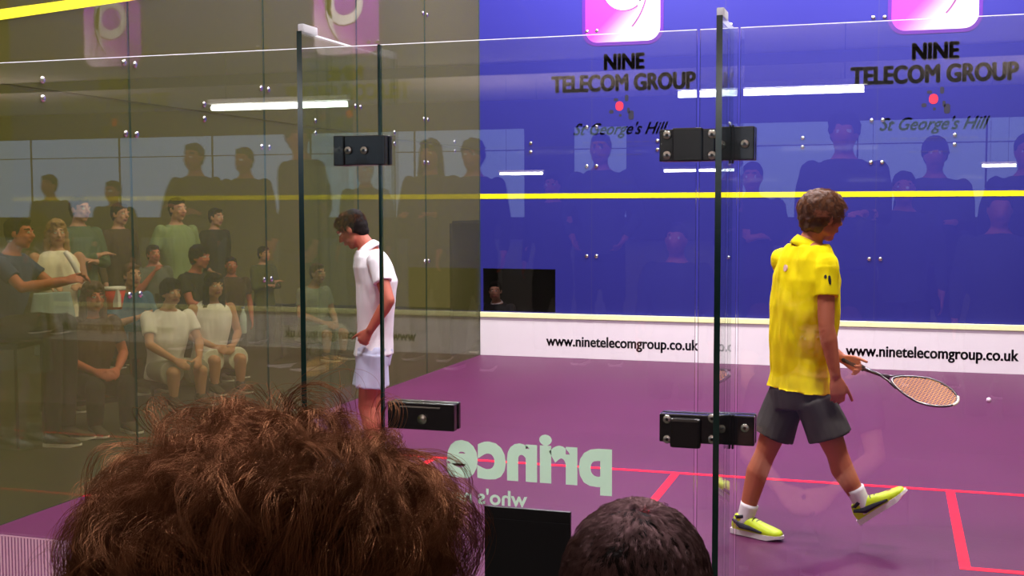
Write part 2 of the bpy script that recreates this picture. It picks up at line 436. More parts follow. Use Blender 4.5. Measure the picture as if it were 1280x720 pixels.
# back wall: clear glass 2.13 m high, with door, fins and patch fittings
wb = empty('wall_back', (3.2, 0, 0)); tag(wb, kind='structure')
for x0, x1 in ((.0, 1.43), (1.436, 3.083)):
    pane('glass_pane', wb, x0, x1, 0, .012, 0, 2.13, G_back)
for x0, x1 in ((3.994, 4.092), (4.098, 5.2), (5.206, 6.4)):
    pane('glass_pane', wb, x0, x1, 0, .012, 0, 2.13, G_back)
door = pane('door_1', None, 3.091, 3.986, 0, .012, .01, 2.13, G_back); tag(door, kind='structure')
bm = bmesh.new(); box(bm, 3.0835, 3.0905, .001, .011, 0, 2.13); build('door_seal', bm, M_edge, wb)
def fin(x, y0, lab):
    o = empty('glass_fin', (x, y0, -.02)); tag(o, lab, 'glass fin', 'upright glass fins bracing the back wall')
    fp_ = pane('fin_pane', o, x-.0075, x+.0075, y0, -.0005, -.02, 2.13, G_fin)
    for f in fp_.data.polygons:
        if f.normal.y > .9: f.material_index = 0
    bm = bmesh.new(); box(bm, x-.009, x+.009, y0+.01, y0+.09, 2.128, 2.150, bev=.003)
    build('top_clip', bm, M_top, o)
    return o
_y = at(376, 200, X=2.998).y; fin(2.998, _y, 'upright glass stiffening fin at left of the door, beside the player in white')
_y2 = at(898, 200, X=4.074).y; fin(4.074, _y2, 'upright glass stiffening fin at right of the door, left of the player in yellow')

def patch(name, lab, parts, loc, group='black patch fittings on the glass'):
    o = empty(name, loc); tag(o, lab, 'glass bracket', group)
    return o
def screw(o, x, z, y=-.030):
    bm = bmesh.new(); tube(bm, [(x, y+.002, z), (x, y-.003, z), (x, y-.0045, z)], [.0115, .0115, .009], 18)
    s = build('screw', bm, M_steel, o, True)
    bm = bmesh.new(); tube(bm, [(x, y-.0044, z), (x, y-.0052, z)], .0045, 6); build('screw_socket', bm, M_blackmetal, s)
def plate(o, nm, x0, x1, z0, z1, y0=-.028, y1=-.001):
    bm = bmesh.new(); box(bm, x0, x1, y0, y1, z0, z1, bev=.003)
    box(bm, x0, x1, .013, .03, z0, z1, bev=.003)
    return build(nm, bm, M_blackmetal, o)
def XZ(u, v): p = at(u, v, Y=-.03); return p.x, p.z
# upper left
x0, z1 = XZ(416, 170); x1, z0 = XZ(480, 206)
o = patch('patch_fitting', 'small black metal bracket high on the left fin, beside the player in white', 0, (x0, 0, z0))
plate(o, 'plate', x0, x0+.032, z0-.001, z1+.001); plate(o, 'plate', x0+.034, x1, z0, z1)
screw(o, XZ(435, 188)[0], XZ(435, 188)[1]); screw(o, XZ(455, 188)[0], XZ(455, 188)[1])
# lower left, long
x0, z1 = XZ(484, 502); x1, z0 = XZ(567, 540)
o = patch('patch_fitting', 'long black metal lock plate low on the glass door, partly behind the curly hair', 0, (x0, 0, z0))
plate(o, 'plate', x0, x1, z0, z1)
bm = bmesh.new(); xa, za = XZ(500, 508); xb, _ = XZ(550, 508); box(bm, xa, xb, -.031, -.027, za-.002, za+.002, bev=.0008); build('slot_rim', bm, M_steel, o)
cx_, cz_ = XZ(528, 524); bm = bmesh.new(); tube(bm, [(cx_, -.027, cz_), (cx_, -.034, cz_)], .014, 20); build('lock_barrel', bm, M_steel, o, True)
# right, upper and lower hinges
for nm, ya, yb, lab in (('up', 161, 201, 'upper black metal door hinge with four bright screws, high beside the right fin'),
                        ('lo', 516, 556, 'lower black metal door hinge with curved pivot, beside the right fin at shorts height')):
    x0, z1 = XZ(824, ya+1); x1, z0 = XZ(893, yb); x2, _ = XZ(901, ya); x3, _ = XZ(943, ya)
    o = patch('door_hinge', lab, 0, (x0, 0, z0), 'black door hinges beside the right fin'); o['category'] = 'door hinge'
    plate(o, 'hinge_plate', x0, x1, z0, z1)
    bm = bmesh.new()
    if nm == 'lo':
        box(bm, x0+.03, x1-.035, -.045, -.020, z0-.012, z1-.008, bev=.008)
    else:
        box(bm, x0+.035, x1-.03, -.036, -.024, z0-.001, z1+.003, bev=.004)
    build('pivot_block', bm, M_blackmetal, o)
    plate(o, 'fixed_plate', x1+.002, x3, z0+.001, z1+.004)
    bm = bmesh.new(); xm = XZ(914, ya)[0]; box(bm, xm-.006, xm-.001, -.034, -.02, z0-.008, z1+.008, bev=.001); box(bm, xm+.002, xm+.007, -.034, -.02, z0-.008, z1+.008, bev=.001); build('clamp_bar', bm, M_blackmetal, o)
    for u, v in ((834, ya+8), (834, yb-7), (890, ya+7), (890, yb-7)): screw(o, *XZ(u, v))
    for u, v in ((902, (ya+yb)/2), (931, (ya+yb)/2-1)): screw(o, *XZ(u, v))

# mirrored frosted lettering facing the court
lt = empty('frosted_lettering', (3.53, .013, .85)); tag(lt, "frosted pale green prince who's next lettering, mirrored, on the glass door", 'lettering')
def XB(u, v): p = at(u, v, Y=.013); return p.x, p.z
xr, _ = XB(765, 560); xl, _ = XB(558, 560)
zt = XB(672, 541)[1]; zb_ = XB(762, 622)[1]
bm = text_mesh('prince', xr-xl, zt-zb_-.008, bold=.042, extr=0, squat=True); on_wall(bm, (xl+xr)/2, .0135, (zt+zb_)/2, flip=True)
build('lettering', bm, M_frost, lt)
xr, z1 = XB(659, 605); xl, z0 = XB(548, 628)
wd = xr-xl
for wrd, a, b, hh in (("who's", xr-wd*.55, xr, .046), ("next", xl, xl+wd*.38, .036)):
    bm = text_mesh(wrd, b-a, hh, bold=.02, extr=0); on_wall(bm, (a+b)/2, .0135, z0+.004+hh/2, flip=True)
    build('lettering', bm, M_frost, lt)

# black board and striped film low on the glass
x0, z1 = XZ(603, 634); x1, _ = XZ(711, 640)
bd = empty('notice_board', (x0, -.01, .40)); tag(bd, 'plain black rectangular board fixed low on the glass between the two heads', 'board')
bm = bmesh.new(); box(bm, x0, x1, -.014, -.001, .42, z1, bev=.002); build('face', bm, M_panelblack, bd)
bm = bmesh.new(); box(bm, x0+.004, x1-.004, -.0155, -.0135, z1-.034, z1-.0325); build('seam', bm, mat('dark_seam', (.03, .03, .04), .4), bd)
sf = empty('striped_film', (1.7, -.002, 0)); tag(sf, 'pale pink film of fine upright stripes along the foot of the glass, bottom left', 'window film')
bm = bmesh.new(); x = .02
while x < 3.06:
    box(bm, x, x+.0065, -.0015, -.0004, .01, .612); x += .0125
s = build('film_stripes', bm, M_stripe, sf)
bm = bmesh.new(); box(bm, .02, 3.06, -.0018, -.0004, .612, .616); build('top_edge', bm, M_stripe, sf)

# ball lying on the floor
p = at(1236, 500, Z=.02); bm = bmesh.new(); sphere(bm, (p.x, p.y, .021), .021, n=20)
o = build('squash_ball', bm, mat('ball_white', srgb(235, 200, 225), .6), smooth=True)
o.data.transform(Matrix.Translation((-p.x, -p.y, 0))); o.location = (p.x, p.y, 0)
tag(o, 'small pale squash ball on the purple floor right of the racket', 'ball')

# ------------------------------------------------------------------ the hall round the court
def slab(name, x0, x1, y0, y1, z0, z1, m):
    bm = bmesh.new(); box(bm, x0, x1, y0, y1, z0, z1); o = build(name, bm, m); tag(o, kind='structure'); return o
HT = 7.6
slab('wall_hall_left', -14.2, -14, -8, 16, -.14, HT, M_hallwall)
slab('wall_hall_side', -56, -14, -8.2, -8, -.14, HT, M_hallwall)
slab('wall_hall_right', 34, 34.2, -60, 16, -.14, HT, M_hallwall)
slab('wall_hall_front', -14.2, 34.2, 16, 16.2, -.14, HT, M_hallwall)
slab('ceiling', -56, 34.2, -60.2, 16.2, HT, HT+.2, M_hallceil)
slab('wall_hall_end', -56.2, -56, -60, -8, -.14, HT, M_hallwall)
# far end wall with a long strip of daylight panes
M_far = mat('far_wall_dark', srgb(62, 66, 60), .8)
gaps = [(-56, -54), (-14.9, -12.1), (-9.2, -3.4), (33, 34.2)]
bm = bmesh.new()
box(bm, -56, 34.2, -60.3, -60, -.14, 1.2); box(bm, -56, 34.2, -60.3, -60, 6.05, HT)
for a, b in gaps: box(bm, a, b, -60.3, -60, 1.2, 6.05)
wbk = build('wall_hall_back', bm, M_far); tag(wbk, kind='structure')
k = 2
for (a, b), (c, d) in zip(gaps, gaps[1:]):
    w = empty('window_%d' % k, ((b+c)/2, -60.1, 1.2)); tag(w, kind='structure'); k += 1
    bm = bmesh.new(); box(bm, b, c, -60.2, -60.15, 1.2, 6.05); build('pane', bm, M_day, w)
    bm = bmesh.new(); box(bm, b, c, -60.14, -60.05, 4.85, 4.90)
    n = max(1, int((c-b)/6))
    for q in range(1, n): x = b+(c-b)*q/n; box(bm, x-.04, x+.04, -60.14, -60.05, 1.2, 6.05)
    build('window_frame', bm, M_beam, w)
for i, y in enumerate((-10, -17, -24, -33, -44)):
    slab('trim_%d' % (i+2), (-14 if y > -8 else -56), 34, y-.12, y+.12, HT-.45, HT-.02, M_beam)
def lamp(u0, u1, v0, v1, Ym, lab):
    a = at(u0, v0, Y=Ym); b = at(u1, v1, Y=Ym); z = (a.z+b.z)/2
    o = empty('fluorescent_light', ((a.x+b.x)/2, -Ym, z)); tag(o, lab, 'ceiling light', 'hanging fluorescent lights in the hall')
    bm = bmesh.new(); tube(bm, [(a.x, -Ym, z), (b.x, -Ym, z)], .055 if Ym < 30 else .06, 12); build('tube', bm, M_tube, o, True)
    bm = bmesh.new(); box(bm, a.x-.05, b.x+.05, -Ym-.09, -Ym+.09, z+.07, z+.16, bev=.01); build('housing', bm, M_fix, o)
    for x in (a.x+.3, b.x-.3):
        bm = bmesh.new(); tube(bm, [(x, -Ym, z+.15), (x, -Ym, HT-.001)], .008, 6); build('suspension_wire', bm, M_beam, o)
lamp(265, 433, 134, 131, 17, 'long white tube light mirrored in the glass at upper left, beside the left fin')
lamp(848, 1080, 118, 111, 17, 'long white tube light mirrored in the glass across the right fin')
lamp(830, 918, 214, 212, 50, 'short white tube light mirrored just under the upper door hinge')
lamp(1040, 1100, 213, 212, 50, 'short white tube light mirrored above the yellow player')
lamp(1228, 1270, 207, 207, 50, 'short white tube light mirrored at the far right edge')
lamp(625, 678, 217, 217, 50, 'short white tube light mirrored just right of the court corner')

# tiered stand the spectators use, behind the glass
M_stand = mat('stand_timber', srgb(70, 60, 52), .6)
slab('trim_20', 1.2, 9.5, -2.75, -2.02, -.02, .13, M_stand)
slab('trim_22', -16, 14, -7.9, -2.76, -.02, .52, M_stand)

# ------------------------------------------------------------------ lights
def area(name, loc, size, power, color=(1, 1, 1), rot=(0, 0, 0), sy=None):
    l = bpy.data.lights.new(name, 'AREA'); l.energy = power; l.color = color; l.size = size
    if sy: l.shape = 'RECTANGLE'; l.size_y = sy
    o = bpy.data.objects.new(name, l); o.location = loc; o.rotation_euler = rot; col.objects.link(o); return o
for x in (1.3, 5.1):
    for y, q_ in ((1.6, 300), (4.9, 300), (8.2, 330)):
        area('court_light', (x, y, 6.2), 1.0, q_, (1, .93, .98), sy=.5)
area('hall_light', (-7, 6, 7.2), 4, 130, (1, .95, .82))
area('hall_light', (-3.5, 2.5, 6.9), 2, 55, (1, .95, .85))
for x_, y, p_ in ((3, -9, 700), (-10, -15, 900), (8, -20, 1100), (-25, -28, 1500), (0, -34, 1500), (15, -34, 1200), (-38, -45, 1500), (-12, -50, 1500), (12, -50, 1500)):
    area('ceiling_fill', (x_, y, 2.9), 10, p_*.8, (1, .88, .84), rot=(PI, 0, 0), sy=6)  # unseen fill added to brighten the ceiling mirrored in the back glass
area('hall_light', (4, -6.5, 7.2), 3, 8, (1, .9, .85))
w = bpy.data.worlds.new('world'); sc.world = w; w.use_nodes = True
w.node_tree.nodes['Background'].inputs[0].default_value = (.5, .5, .55, 1); w.node_tree.nodes['Background'].inputs[1].default_value = .15

sc.view_settings.view_transform = 'Standard'; sc.view_settings.look = 'None'
sc.view_settings.exposure = 0; sc.view_settings.gamma = 1; sc.view_settings.use_curve_mapping = False
sc.cycles.transparent_max_bounces = 24
area('upper_wall_fill', (3.2, 8.75, 6.0), 6, 330, (.80, .66, 1), rot=(math.radians(22), 0, 0), sy=.3)  # violet fill added to lighten the top of the front wall, no real fixture
area('booth_fill', (.2, 9.9, 1.45), .3, 4, (1, .8, .75), sy=.1)  # fill added to brighten the face in the port; no lamp there
#PEOPLE
# ------------------------------------------------------------------ people
Z3 = V((0, 0, 1))
SKIN = {}
def skin(name, c): return mat('skin_'+name, srgb(*c), .5, .35, var=.08, vscale=14)
M_eyew = mat('eye_white', srgb(225, 220, 215), .3); M_iris = mat('eye_dark', srgb(40, 28, 22), .2)
M_lip = mat('lip', srgb(160, 80, 76), .5)

def hand(bm, w, d, pn, th, s=1.0, curl=.5, spread=.12, n=8):
    """w wrist, d direction of the hand, pn way the palm faces, th side of the thumb; five separate curled fingers"""
    d = V(d).normalized(); th = (V(th) - d*V(th).dot(d)).normalized(); pn2 = d.cross(th).normalized()
    if pn2.dot(V(pn)) < 0: pn2 = -pn2
    w = V(w)
    loft(bm, [(w - d*.02*s, th, pn2, .026*s, .019*s), (w + d*.015*s, th, pn2, .029*s, .016*s), (w + d*.05*s, th, pn2, .038*s, .015*s),
              (w + d*.088*s, th, pn2, .040*s, .012*s), (w + d*.096*s, th, pn2, .036*s, .009*s)], 14)
    for i, (o, l) in enumerate(((.029, .070), (.010, .078), (-.010, .073), (-.028, .058))):
        b = w + d*(.088 - abs(i-1)*.004)*s + th*o*s
        dd = (d + th*(o*spread*8)).normalized(); a = 0
        r = .0088*s - i*.0004*s; prev = b - dd*.012*s
        for seg, f in ((0, .46), (1, .30), (2, .24)):
            a += curl*(.75, 1.05, .75)[seg]
            q = b + (dd*math.cos(a) + pn2*math.sin(a))*l*f*s
            cone(bm, prev if seg == 0 else b, q, r, r*.92, n); b = q; r *= .92
    b = w + d*.022*s + th*.024*s; a = .15
    dt = (d*.85 + th*.50).normalized(); r = .0115*s
    for seg, l in enumerate((.040, .032, .025)):
        q = b + (dt*math.cos(a*seg*(.4+curl)) + (pn2*.6 + d*.5).normalized()*math.sin(a + seg*.35*(.4+curl)))*l*s
        cone(bm, b, q, r, r*.9, n); b = q; r *= .9

def head(bm, c, f, u, s=1.0, nk=None):
    f = f.normalized(); sd = f.cross(u).normalized(); u = sd.cross(f).normalized()
    E_ = lambda x, y, z, r: sphere(bm, c + (sd*x + f*y + u*z)*s, tuple(q*s for q in r), sd, f, u, 18)
    E_(0, -.012, .032, (.075, .095, .085)); E_(0, .022, -.025, (.062, .070, .082)); E_(0, .052, -.090, (.028, .026, .022))
    for k in (-1, 1):
        E_(k*.040, .020, -.062, (.024, .042, .030)); E_(k*.077, -.004, -.005, (.009, .020, .031)); E_(k*.073, .0, -.008, (.012, .014, .018))
        E_(k*.036, .068, -.022, (.022, .018, .018))       # cheek
        E_(k*.031, .084, .030, (.025, .012, .008))        # brow ridge
        E_(k*.031, .080, .010, (.013, .012, .011))        # eyeball
        E_(k*.009, .102, -.026, (.009, .010, .008))       # nostril wing
    cone(bm, c + (f*.088 + u*.018)*s, c + (f*.112 - u*.022)*s, .008*s, .0115*s, 10)
    E_(0, .090, -.052, (.023, .010, .0055)); E_(0, .088, -.063, (.019, .010, .006))
    return sd, f, u
def face_mats(me, c, f, u, s=1.0):
    sd = f.cross(u).normalized(); u = sd.cross(f).normalized()
    for p in me.polygons:
        q = (p.center - c)/s
        x, y, z = abs(q.dot(sd)), q.dot(f), q.dot(u)
        if y < .05: continue
        e = math.hypot(x-.031, (z-.010)*1.5)
        if e < .0055: p.material_index = 2
        elif e < .0125: p.material_index = 1
        elif x < .026 and -.069 < z < -.047: p.material_index = 3
        elif .012 < x < .050 and .030 < z < .038: p.material_index = 2

def torso_rings(J, g=0.0, top=True, lo=0.0, s=1.0, belly=0):
    """cross sections from hips to shoulders; g grows them for clothing"""
    pe, ch, nk = J['pel'], J['che'], J['nek']
    sb = (J['hiR']-J['hiL']).normalized(); st = (J['shR']-J['shL']).normalized()
    ax = (nk-pe).normalized(); out = []
    spec = [(-.10, .150, .095), (0, .165, .112), (.12, .150, .105+belly*.5), (.26, .146, .108+belly), (.42, .162, .115), (.62, .178, .120), (.80, .182, .112), (.92, .150, .092), (1.0, .085, .070), (1.04, .060, .058)]
    for t, a, b in spec:
        if t < lo: continue
        if not top and t > 1: continue
        base = pe.lerp(ch, min(1, t/.62)) if t < .62 else ch.lerp(nk, (t-.62)/.38)
        if t < 0: base = pe + (pe-ch).normalized()*(-t)*.9*s
        sv = sb.lerp(st, max(0, min(1, t))).normalized()
        fw = ax.cross(sv).normalized(); sv2 = fw.cross(ax).normalized()
        out.append((base, sv2, fw, (a+g)*s, (b+g)*s))
    return out

def shoe(an, toe, up, s, m_up, m_sole, m_dark, parent, name='shoe', vox=.006):
    """trainer round ankle an, pointing to toe"""
    d = (toe-an); d = (d - up*d.dot(up)).normalized(); sd = d.cross(up).normalized()
    hb = an - up*.075*s                                   # on the ground below the ankle
    bm = bmesh.new()
    P_ = lambda y, z: hb + d*y*s + up*z*s
    loft(bm, [(P_(-.065, .045), sd, up, .022*s, .018*s), (P_(-.055, .05), sd, up, .034*s, .040*s), (P_(-.01, .055), sd, up, .038*s, .050*s), (P_(.04, .05), sd, up, .039*s, .046*s),
              (P_(.10, .040), sd, up, .045*s, .034*s), (P_(.15, .034), sd, up, .048*s, .026*s), (P_(.19, .030), sd, up, .038*s, .020*s), (P_(.208, .028), sd, up, .018*s, .012*s)], 18, 2.3)
    cone(bm, P_(-.005, .06), P_(-.012, .105), .040*s, .042*s, 16, False)
    o = link(name, remesh(bm, vox*s, 2), m_up, parent, True)
    bm = bmesh.new()
    outline = [(-.075, .0), (-.070, .026), (-.045, .036), (0, .036), (.05, .038), (.10, .047), (.15, .050), (.185, .042), (.212, .020), (.218, 0)]
    pts = outline + [(y, -x) for y, x in outline[-2:0:-1]]
    lo = [bm.verts.new(P_(y, .0 + (.012 if y > .17 else 0)) + sd*x*s) for y, x in pts]; hi = [bm.verts.new(P_(y, .026) + sd*x*s*1.0) for y, x in pts]
    bm.faces.new(lo[::-1]); bm.faces.new(hi)
    for k in range(len(pts)): bm.faces.new((lo[k], lo[(k+1) % len(pts)], hi[(k+1) % len(pts)], hi[k]))
    build('sole', bm, m_sole, o)
    bm = bmesh.new()
    for k in range(5):
        y = .035 + k*.020; z = .098 - k*.0085
        tube(bm, [P_(y, z-.010)-sd*.026*s, P_(y, z)-sd*.01*s, P_(y, z)+sd*.01*s, P_(y, z-.010)+sd*.026*s], .0032*s, 6)
    build('laces', bm, m_dark, o)
    bm = bmesh.new(); tube(bm, [P_(-.006, .088), P_(-.010, .104)], [.0435*s, .0445*s], 18); build('collar', bm, m_dark, o, True)
    for sgn in (-1, 1):
        bm = bmesh.new()
        tube(bm, [P_(-.05, .075)+sd*sgn*.033*s, P_(0, .05)+sd*sgn*.0385*s, P_(.05, .045)+sd*sgn*.0405*s, P_(.12, .035)+sd*sgn*.046*s], [.007*s, .016*s, .012*s, .005*s], 8)
        build('side_stripe', bm, m_dark, o)
    return o

def hair_cap(c, f, u, s, style, m, parent, vox=.008, seed=0):
    sd = f.cross(u).normalized(); u = sd.cross(f).normalized()
    bm = bmesh.new()
    E_ = lambda x, y, z, r: sphere(bm, c + (sd*x + f*y + u*z)*s, tuple(q*s for q in r), sd, f, u, 16)
    th = {'short': 0, 'thick': .012, 'long': .008, 'bun': .004}[style]
    E_(0, -.018, .050, (.080+th, .096+th, .078+th)); E_(0, -.040, .015, (.078+th, .070+th, .080+th))
    E_(0, -.050, -.035, (.062+th, .045+th, .050)); E_(0, .050, .092, (.055+th, .035+th, .022+th))
    for k in (-1, 1): E_(k*.068, -.012, .020, (.014+th, .040, .045))
    if style == 'long':
        for k in (-1, 1):
            cone(bm, c+(sd*k*.070-f*.02)*s, c+(sd*k*.088-f*.02-u*.20)*s, .034*s, .030*s); E_(k*.05, -.06, -.12, (.045, .035, .10))
        E_(0, -.07, -.10, (.06, .035, .12))
    if style == 'bun': E_(0, -.125, .03, (.035, .035, .035))
    me = remesh(bm, vox*s, 2); wrinkle(me, .010*s if style != 'short' else .004, 45, seed, .8, 1)
    return link('hair', me, m, parent, True)

def shirt(J, m, parent, s=1.0, vox=.009, long_=False, hem=-.10, g=.018, slv=.62, collar=None, belly=0, seed=0, fold=.010, vest=False):
    bm = bmesh.new()
    R_ = torso_rings(J, g, True, -.0, s, belly)[:-1]
    base = J['pel']; dn = (J['pel']-J['che']).normalized()
    c0, sv, fw, a, b = R_[0]
    R_ = [(base + dn*(-hem)*s, sv, fw, (.172+g)*s, (.118+g+belly*.6)*s)] + R_
    loft(bm, R_, 28, 2.2)
    for k in 'LR':
        sh, el, wr = J['sh'+k], J['el'+k], J['wr'+k]
        if vest: continue
        sphere(bm, sh, (.062*s)); 
        e = sh.lerp(el, slv if not long_ else 1)
        tube(bm, [sh, sh.lerp(e, .5), e], [.064*s, .062*s, (.062 if not long_ else .048)*s], 18)
        if long_: sphere(bm, el, .048*s); tube(bm, [el, el.lerp(wr, .93)], [.048*s, .036*s], 16)
    me = remesh(bm, vox, 2); wrinkle(me, fold, 11, seed, .35, .8)
    o = link('shirt', me, m, parent, True)
    if collar:
        nk = J['nek']; ax = (J['hed']-nk).normalized(); sd = (J['shR']-J['shL']).normalized(); fw = ax.cross(sd).normalized(); sd = fw.cross(ax).normalized()
        bm = bmesh.new()
        rings = []
        for t, rr in ((-.020, .078), (.0, .072), (.028, .066), (.034, .069), (.008, .080), (-.018, .086)):
            rings.append([bm.verts.new(nk + ax*(t-.008)*s + (sd*math.cos(2*PI*k/24) + fw*math.sin(2*PI*k/24))*rr*s) for k in range(24)])
        for p, q in zip(rings, rings[1:]+rings[:1]):
            for k in range(24): bm.faces.new((p[k], p[(k+1) % 24], q[(k+1) % 24], q[k]))
        build('collar', bm, collar, o, True)
    return o
def legs_wear(J, m, parent, s=1.0, vox=.009, upto=.9, g=.03, name='shorts', flare=.015, seed=0, fold=.009, longs=False):
    bm = bmesh.new(); sb = (J['hiR']-J['hiL']).normalized(); ax = (J['che']-J['pel']).normalized(); fw = ax.cross(sb).normalized()
    loft(bm, [(J['pel']-ax*.10*s, sb, fw, (.150+g*.5)*s, (.098+g*.4)*s), (J['pel'], sb, fw, (.168+g*.4)*s, (.114+g*.4)*s), (J['pel']+ax*.04*s, sb, fw, (.156)*s, (.108)*s)], 24)
    for k in 'LR':
        hi, kn, an = J['hi'+k], J['kn'+k], J['an'+k]
        e = hi.lerp(kn, upto)
        sphere(bm, hi, .090*s)
        tube(bm, [hi, hi.lerp(e, .5), e], [(.088+g*.4)*s, (.085+g*.6)*s, (.066+g+flare)*s], 22)
        if longs:
            sphere(bm, kn, (.062+g*.6)*s); tube(bm, [kn, kn.lerp(an, .5), kn.lerp(an, .96)], [(.060+g*.6)*s, (.058+g*.6)*s, (.048+g*.6)*s], 18)
    me = remesh(bm, vox, 2); wrinkle(me, fold, 10, seed+3, .4, .8)
    return link(name, me, m, parent, True)

def person(J, lab, group=None, s=1.0, sk=None, vox=.010, hands=True, hair='short', hairm=None, shirtm=None, legm=None, legname='shorts', shoem=None,
           longsl=False, collar=None, socks=None, hf=None, hu=None, curl=(.45, .45), belly=0, seed=0, hd=None, upto=.9, root=None, cat='person', fold=.010, headvox=None, vest=False, solem=None, darkm=None, hem=-.10, slv=.62, hasface=True, g=.018):
    J = {k: V(v) for k, v in J.items()}
    rt = root or V(((J['anL'].x+J['anR'].x)/2, (J['anL'].y+J['anR'].y)/2, min(J['anL'].z, J['anR'].z)-.075*s))
    o = empty('person', rt); tag(o, lab, cat, group)
    hf = V(hf or (0, 1, 0)).normalized(); hu = V(hu or (0, 0, 1)); sd = hf.cross(hu).normalized(); hu = sd.cross(hf).normalized()
    bm = bmesh.new()
    loft(bm, torso_rings(J, 0, True, -.2, s, belly), 22)
    cone(bm, J['nek']-(J['hed']-J['nek']).normalized()*.03, J['hed']-hu*.05*s-hf*.015*s, .058*s, .052*s)
    for k in 'LR':
        sh, el, wr = J['sh'+k], J['el'+k], J['wr'+k]
        cone(bm, sh, el, .050*s, .038*s); m_ = el.lerp(wr, .28); cone(bm, el, m_, .038*s, .041*s); cone(bm, m_, wr, .041*s, .026*s)
        hi, kn, an = J['hi'+k], J['kn'+k], J['an'+k]
        cone(bm, hi, kn, .084*s, .054*s); kb = (kn-hi).cross(an-kn)
        m_ = kn.lerp(an, .30) + (V((0, 0, 0)) if 'to'+k not in J else -((J['to'+k]-an).normalized())*.012*s)
        cone(bm, kn, m_, .052*s, .057*s); cone(bm, m_, an, .057*s, .034*s)
        toe = J['to'+k]; cone(bm, an-V((0, 0, .03))*s, toe-V((0, 0, .0))*s if 0 else an.lerp(toe, .7)-V((0, 0, .02))*s, .034*s, .028*s)
        if hands:
            d = (J['ha'+k]-wr) if 'ha'+k in J else (wr-el)
            pn = J.get('pn'+k) or ((J['pel']-sh)-V((0, 0, (J['pel']-sh).z)))
            th = J.get('th'+k) or hf
            hand(bm, wr + d.normalized()*.01*s, d, pn, th, s, curl[0 if k == 'L' else 1])
    if hasface: head(bm, J['hed'], hf, hu, s)
    me = remesh(bm, vox, 1)
    face_mats(me, J['hed'], hf, hu, s)
    link('body', me, [sk, M_eyew, M_iris, M_lip], o, True)
    if hairm: hair_cap(J['hed'], hf, hu, s, hair, hairm, o, max(.007, vox*.9), seed)
    sh_ = None
    if shirtm: sh_ = shirt(J, shirtm, o, s, vox, longsl, hem, g, slv, collar, belly, seed, fold, vest)
    lw = None
    if legm: lw = legs_wear(J, legm, o, s, vox, 1.0 if legname == 'trousers' else upto, .030 if legname == 'shorts' else .018, legname, .015 if legname == 'shorts' else 0, seed, longs=legname == 'trousers')
    for k in 'LR':
        an, toe, kn = J['an'+k], J['to'+k], J['kn'+k]
        d = (toe-an).normalized(); up = (kn-an).normalized()
        up = J.get('up'+k) or Z3
        if socks:
            bm = bmesh.new(); ax = (kn-an).normalized(); tube(bm, [an-ax*.04*s, an+ax*.0*s, an+ax*.07*s, an+ax*.088*s], [.040*s, .041*s, .045*s, .047*s], 16); build('sock', bm, socks, o, True)
        if shoem: shoe(an, toe, up, s, shoem, solem or M_white, darkm or M_black, o, vox=max(.006, vox*.8))
    return o, sh_, J

def stand(loc, yaw, s=1.0, lean=0, arms='down', z0=0, shw=.19):
    """joints of a standing figure facing yaw (0 = +Y), feet at loc"""
    fw = V((-math.sin(yaw), math.cos(yaw), 0)); rt = V((math.cos(yaw), math.sin(yaw), 0)); b = V(loc)
    P_ = lambda x, y, z: b + (rt*x + fw*y)*s + Z3*z*s
    J = dict(pel=P_(0, 0, .93), che=P_(0, .0+lean*.3, 1.22), nek=P_(0, -.015+lean*.5, 1.47), hed=P_(0, .015+lean*.6, 1.625))
    for k, q in (('R', 1), ('L', -1)):
        J['sh'+k] = P_(q*shw, -.01+lean*.45, 1.41); J['hi'+k] = P_(q*.095, 0, .90); J['kn'+k] = P_(q*.11, .02, .49)
        J['an'+k] = P_(q*.13, -.02, .075); J['to'+k] = P_(q*.15, .2, .03)
        if arms == 'down': J['el'+k] = P_(q*.25, -.03, 1.13); J['wr'+k] = P_(q*.26, .06, .89)
        elif arms == 'folded': J['el'+k] = P_(q*.25, .06, 1.13); J['wr'+k] = P_(-q*.02, .22, 1.18+.03*q); J['ha'+k] = P_(-q*.12, .21, 1.20+.03*q)
        elif arms == 'pockets': J['el'+k] = P_(q*.29, -.06, 1.14); J['wr'+k] = P_(q*.20, .07, .96)
        elif arms == 'hold': J['el'+k] = P_(q*.23, .03, 1.14); J['wr'+k] = P_(q*.12, .26, 1.16)
        elif arms == 'drink': 
            J['el'+k] = P_(q*.25, .10, 1.16) if q > 0 else P_(q*.25, -.03, 1.13); J['wr'+k] = P_(q*.10, .20, 1.40) if q > 0 else P_(q*.26, .06, .89)
        J['th'+k] = fw
    return J
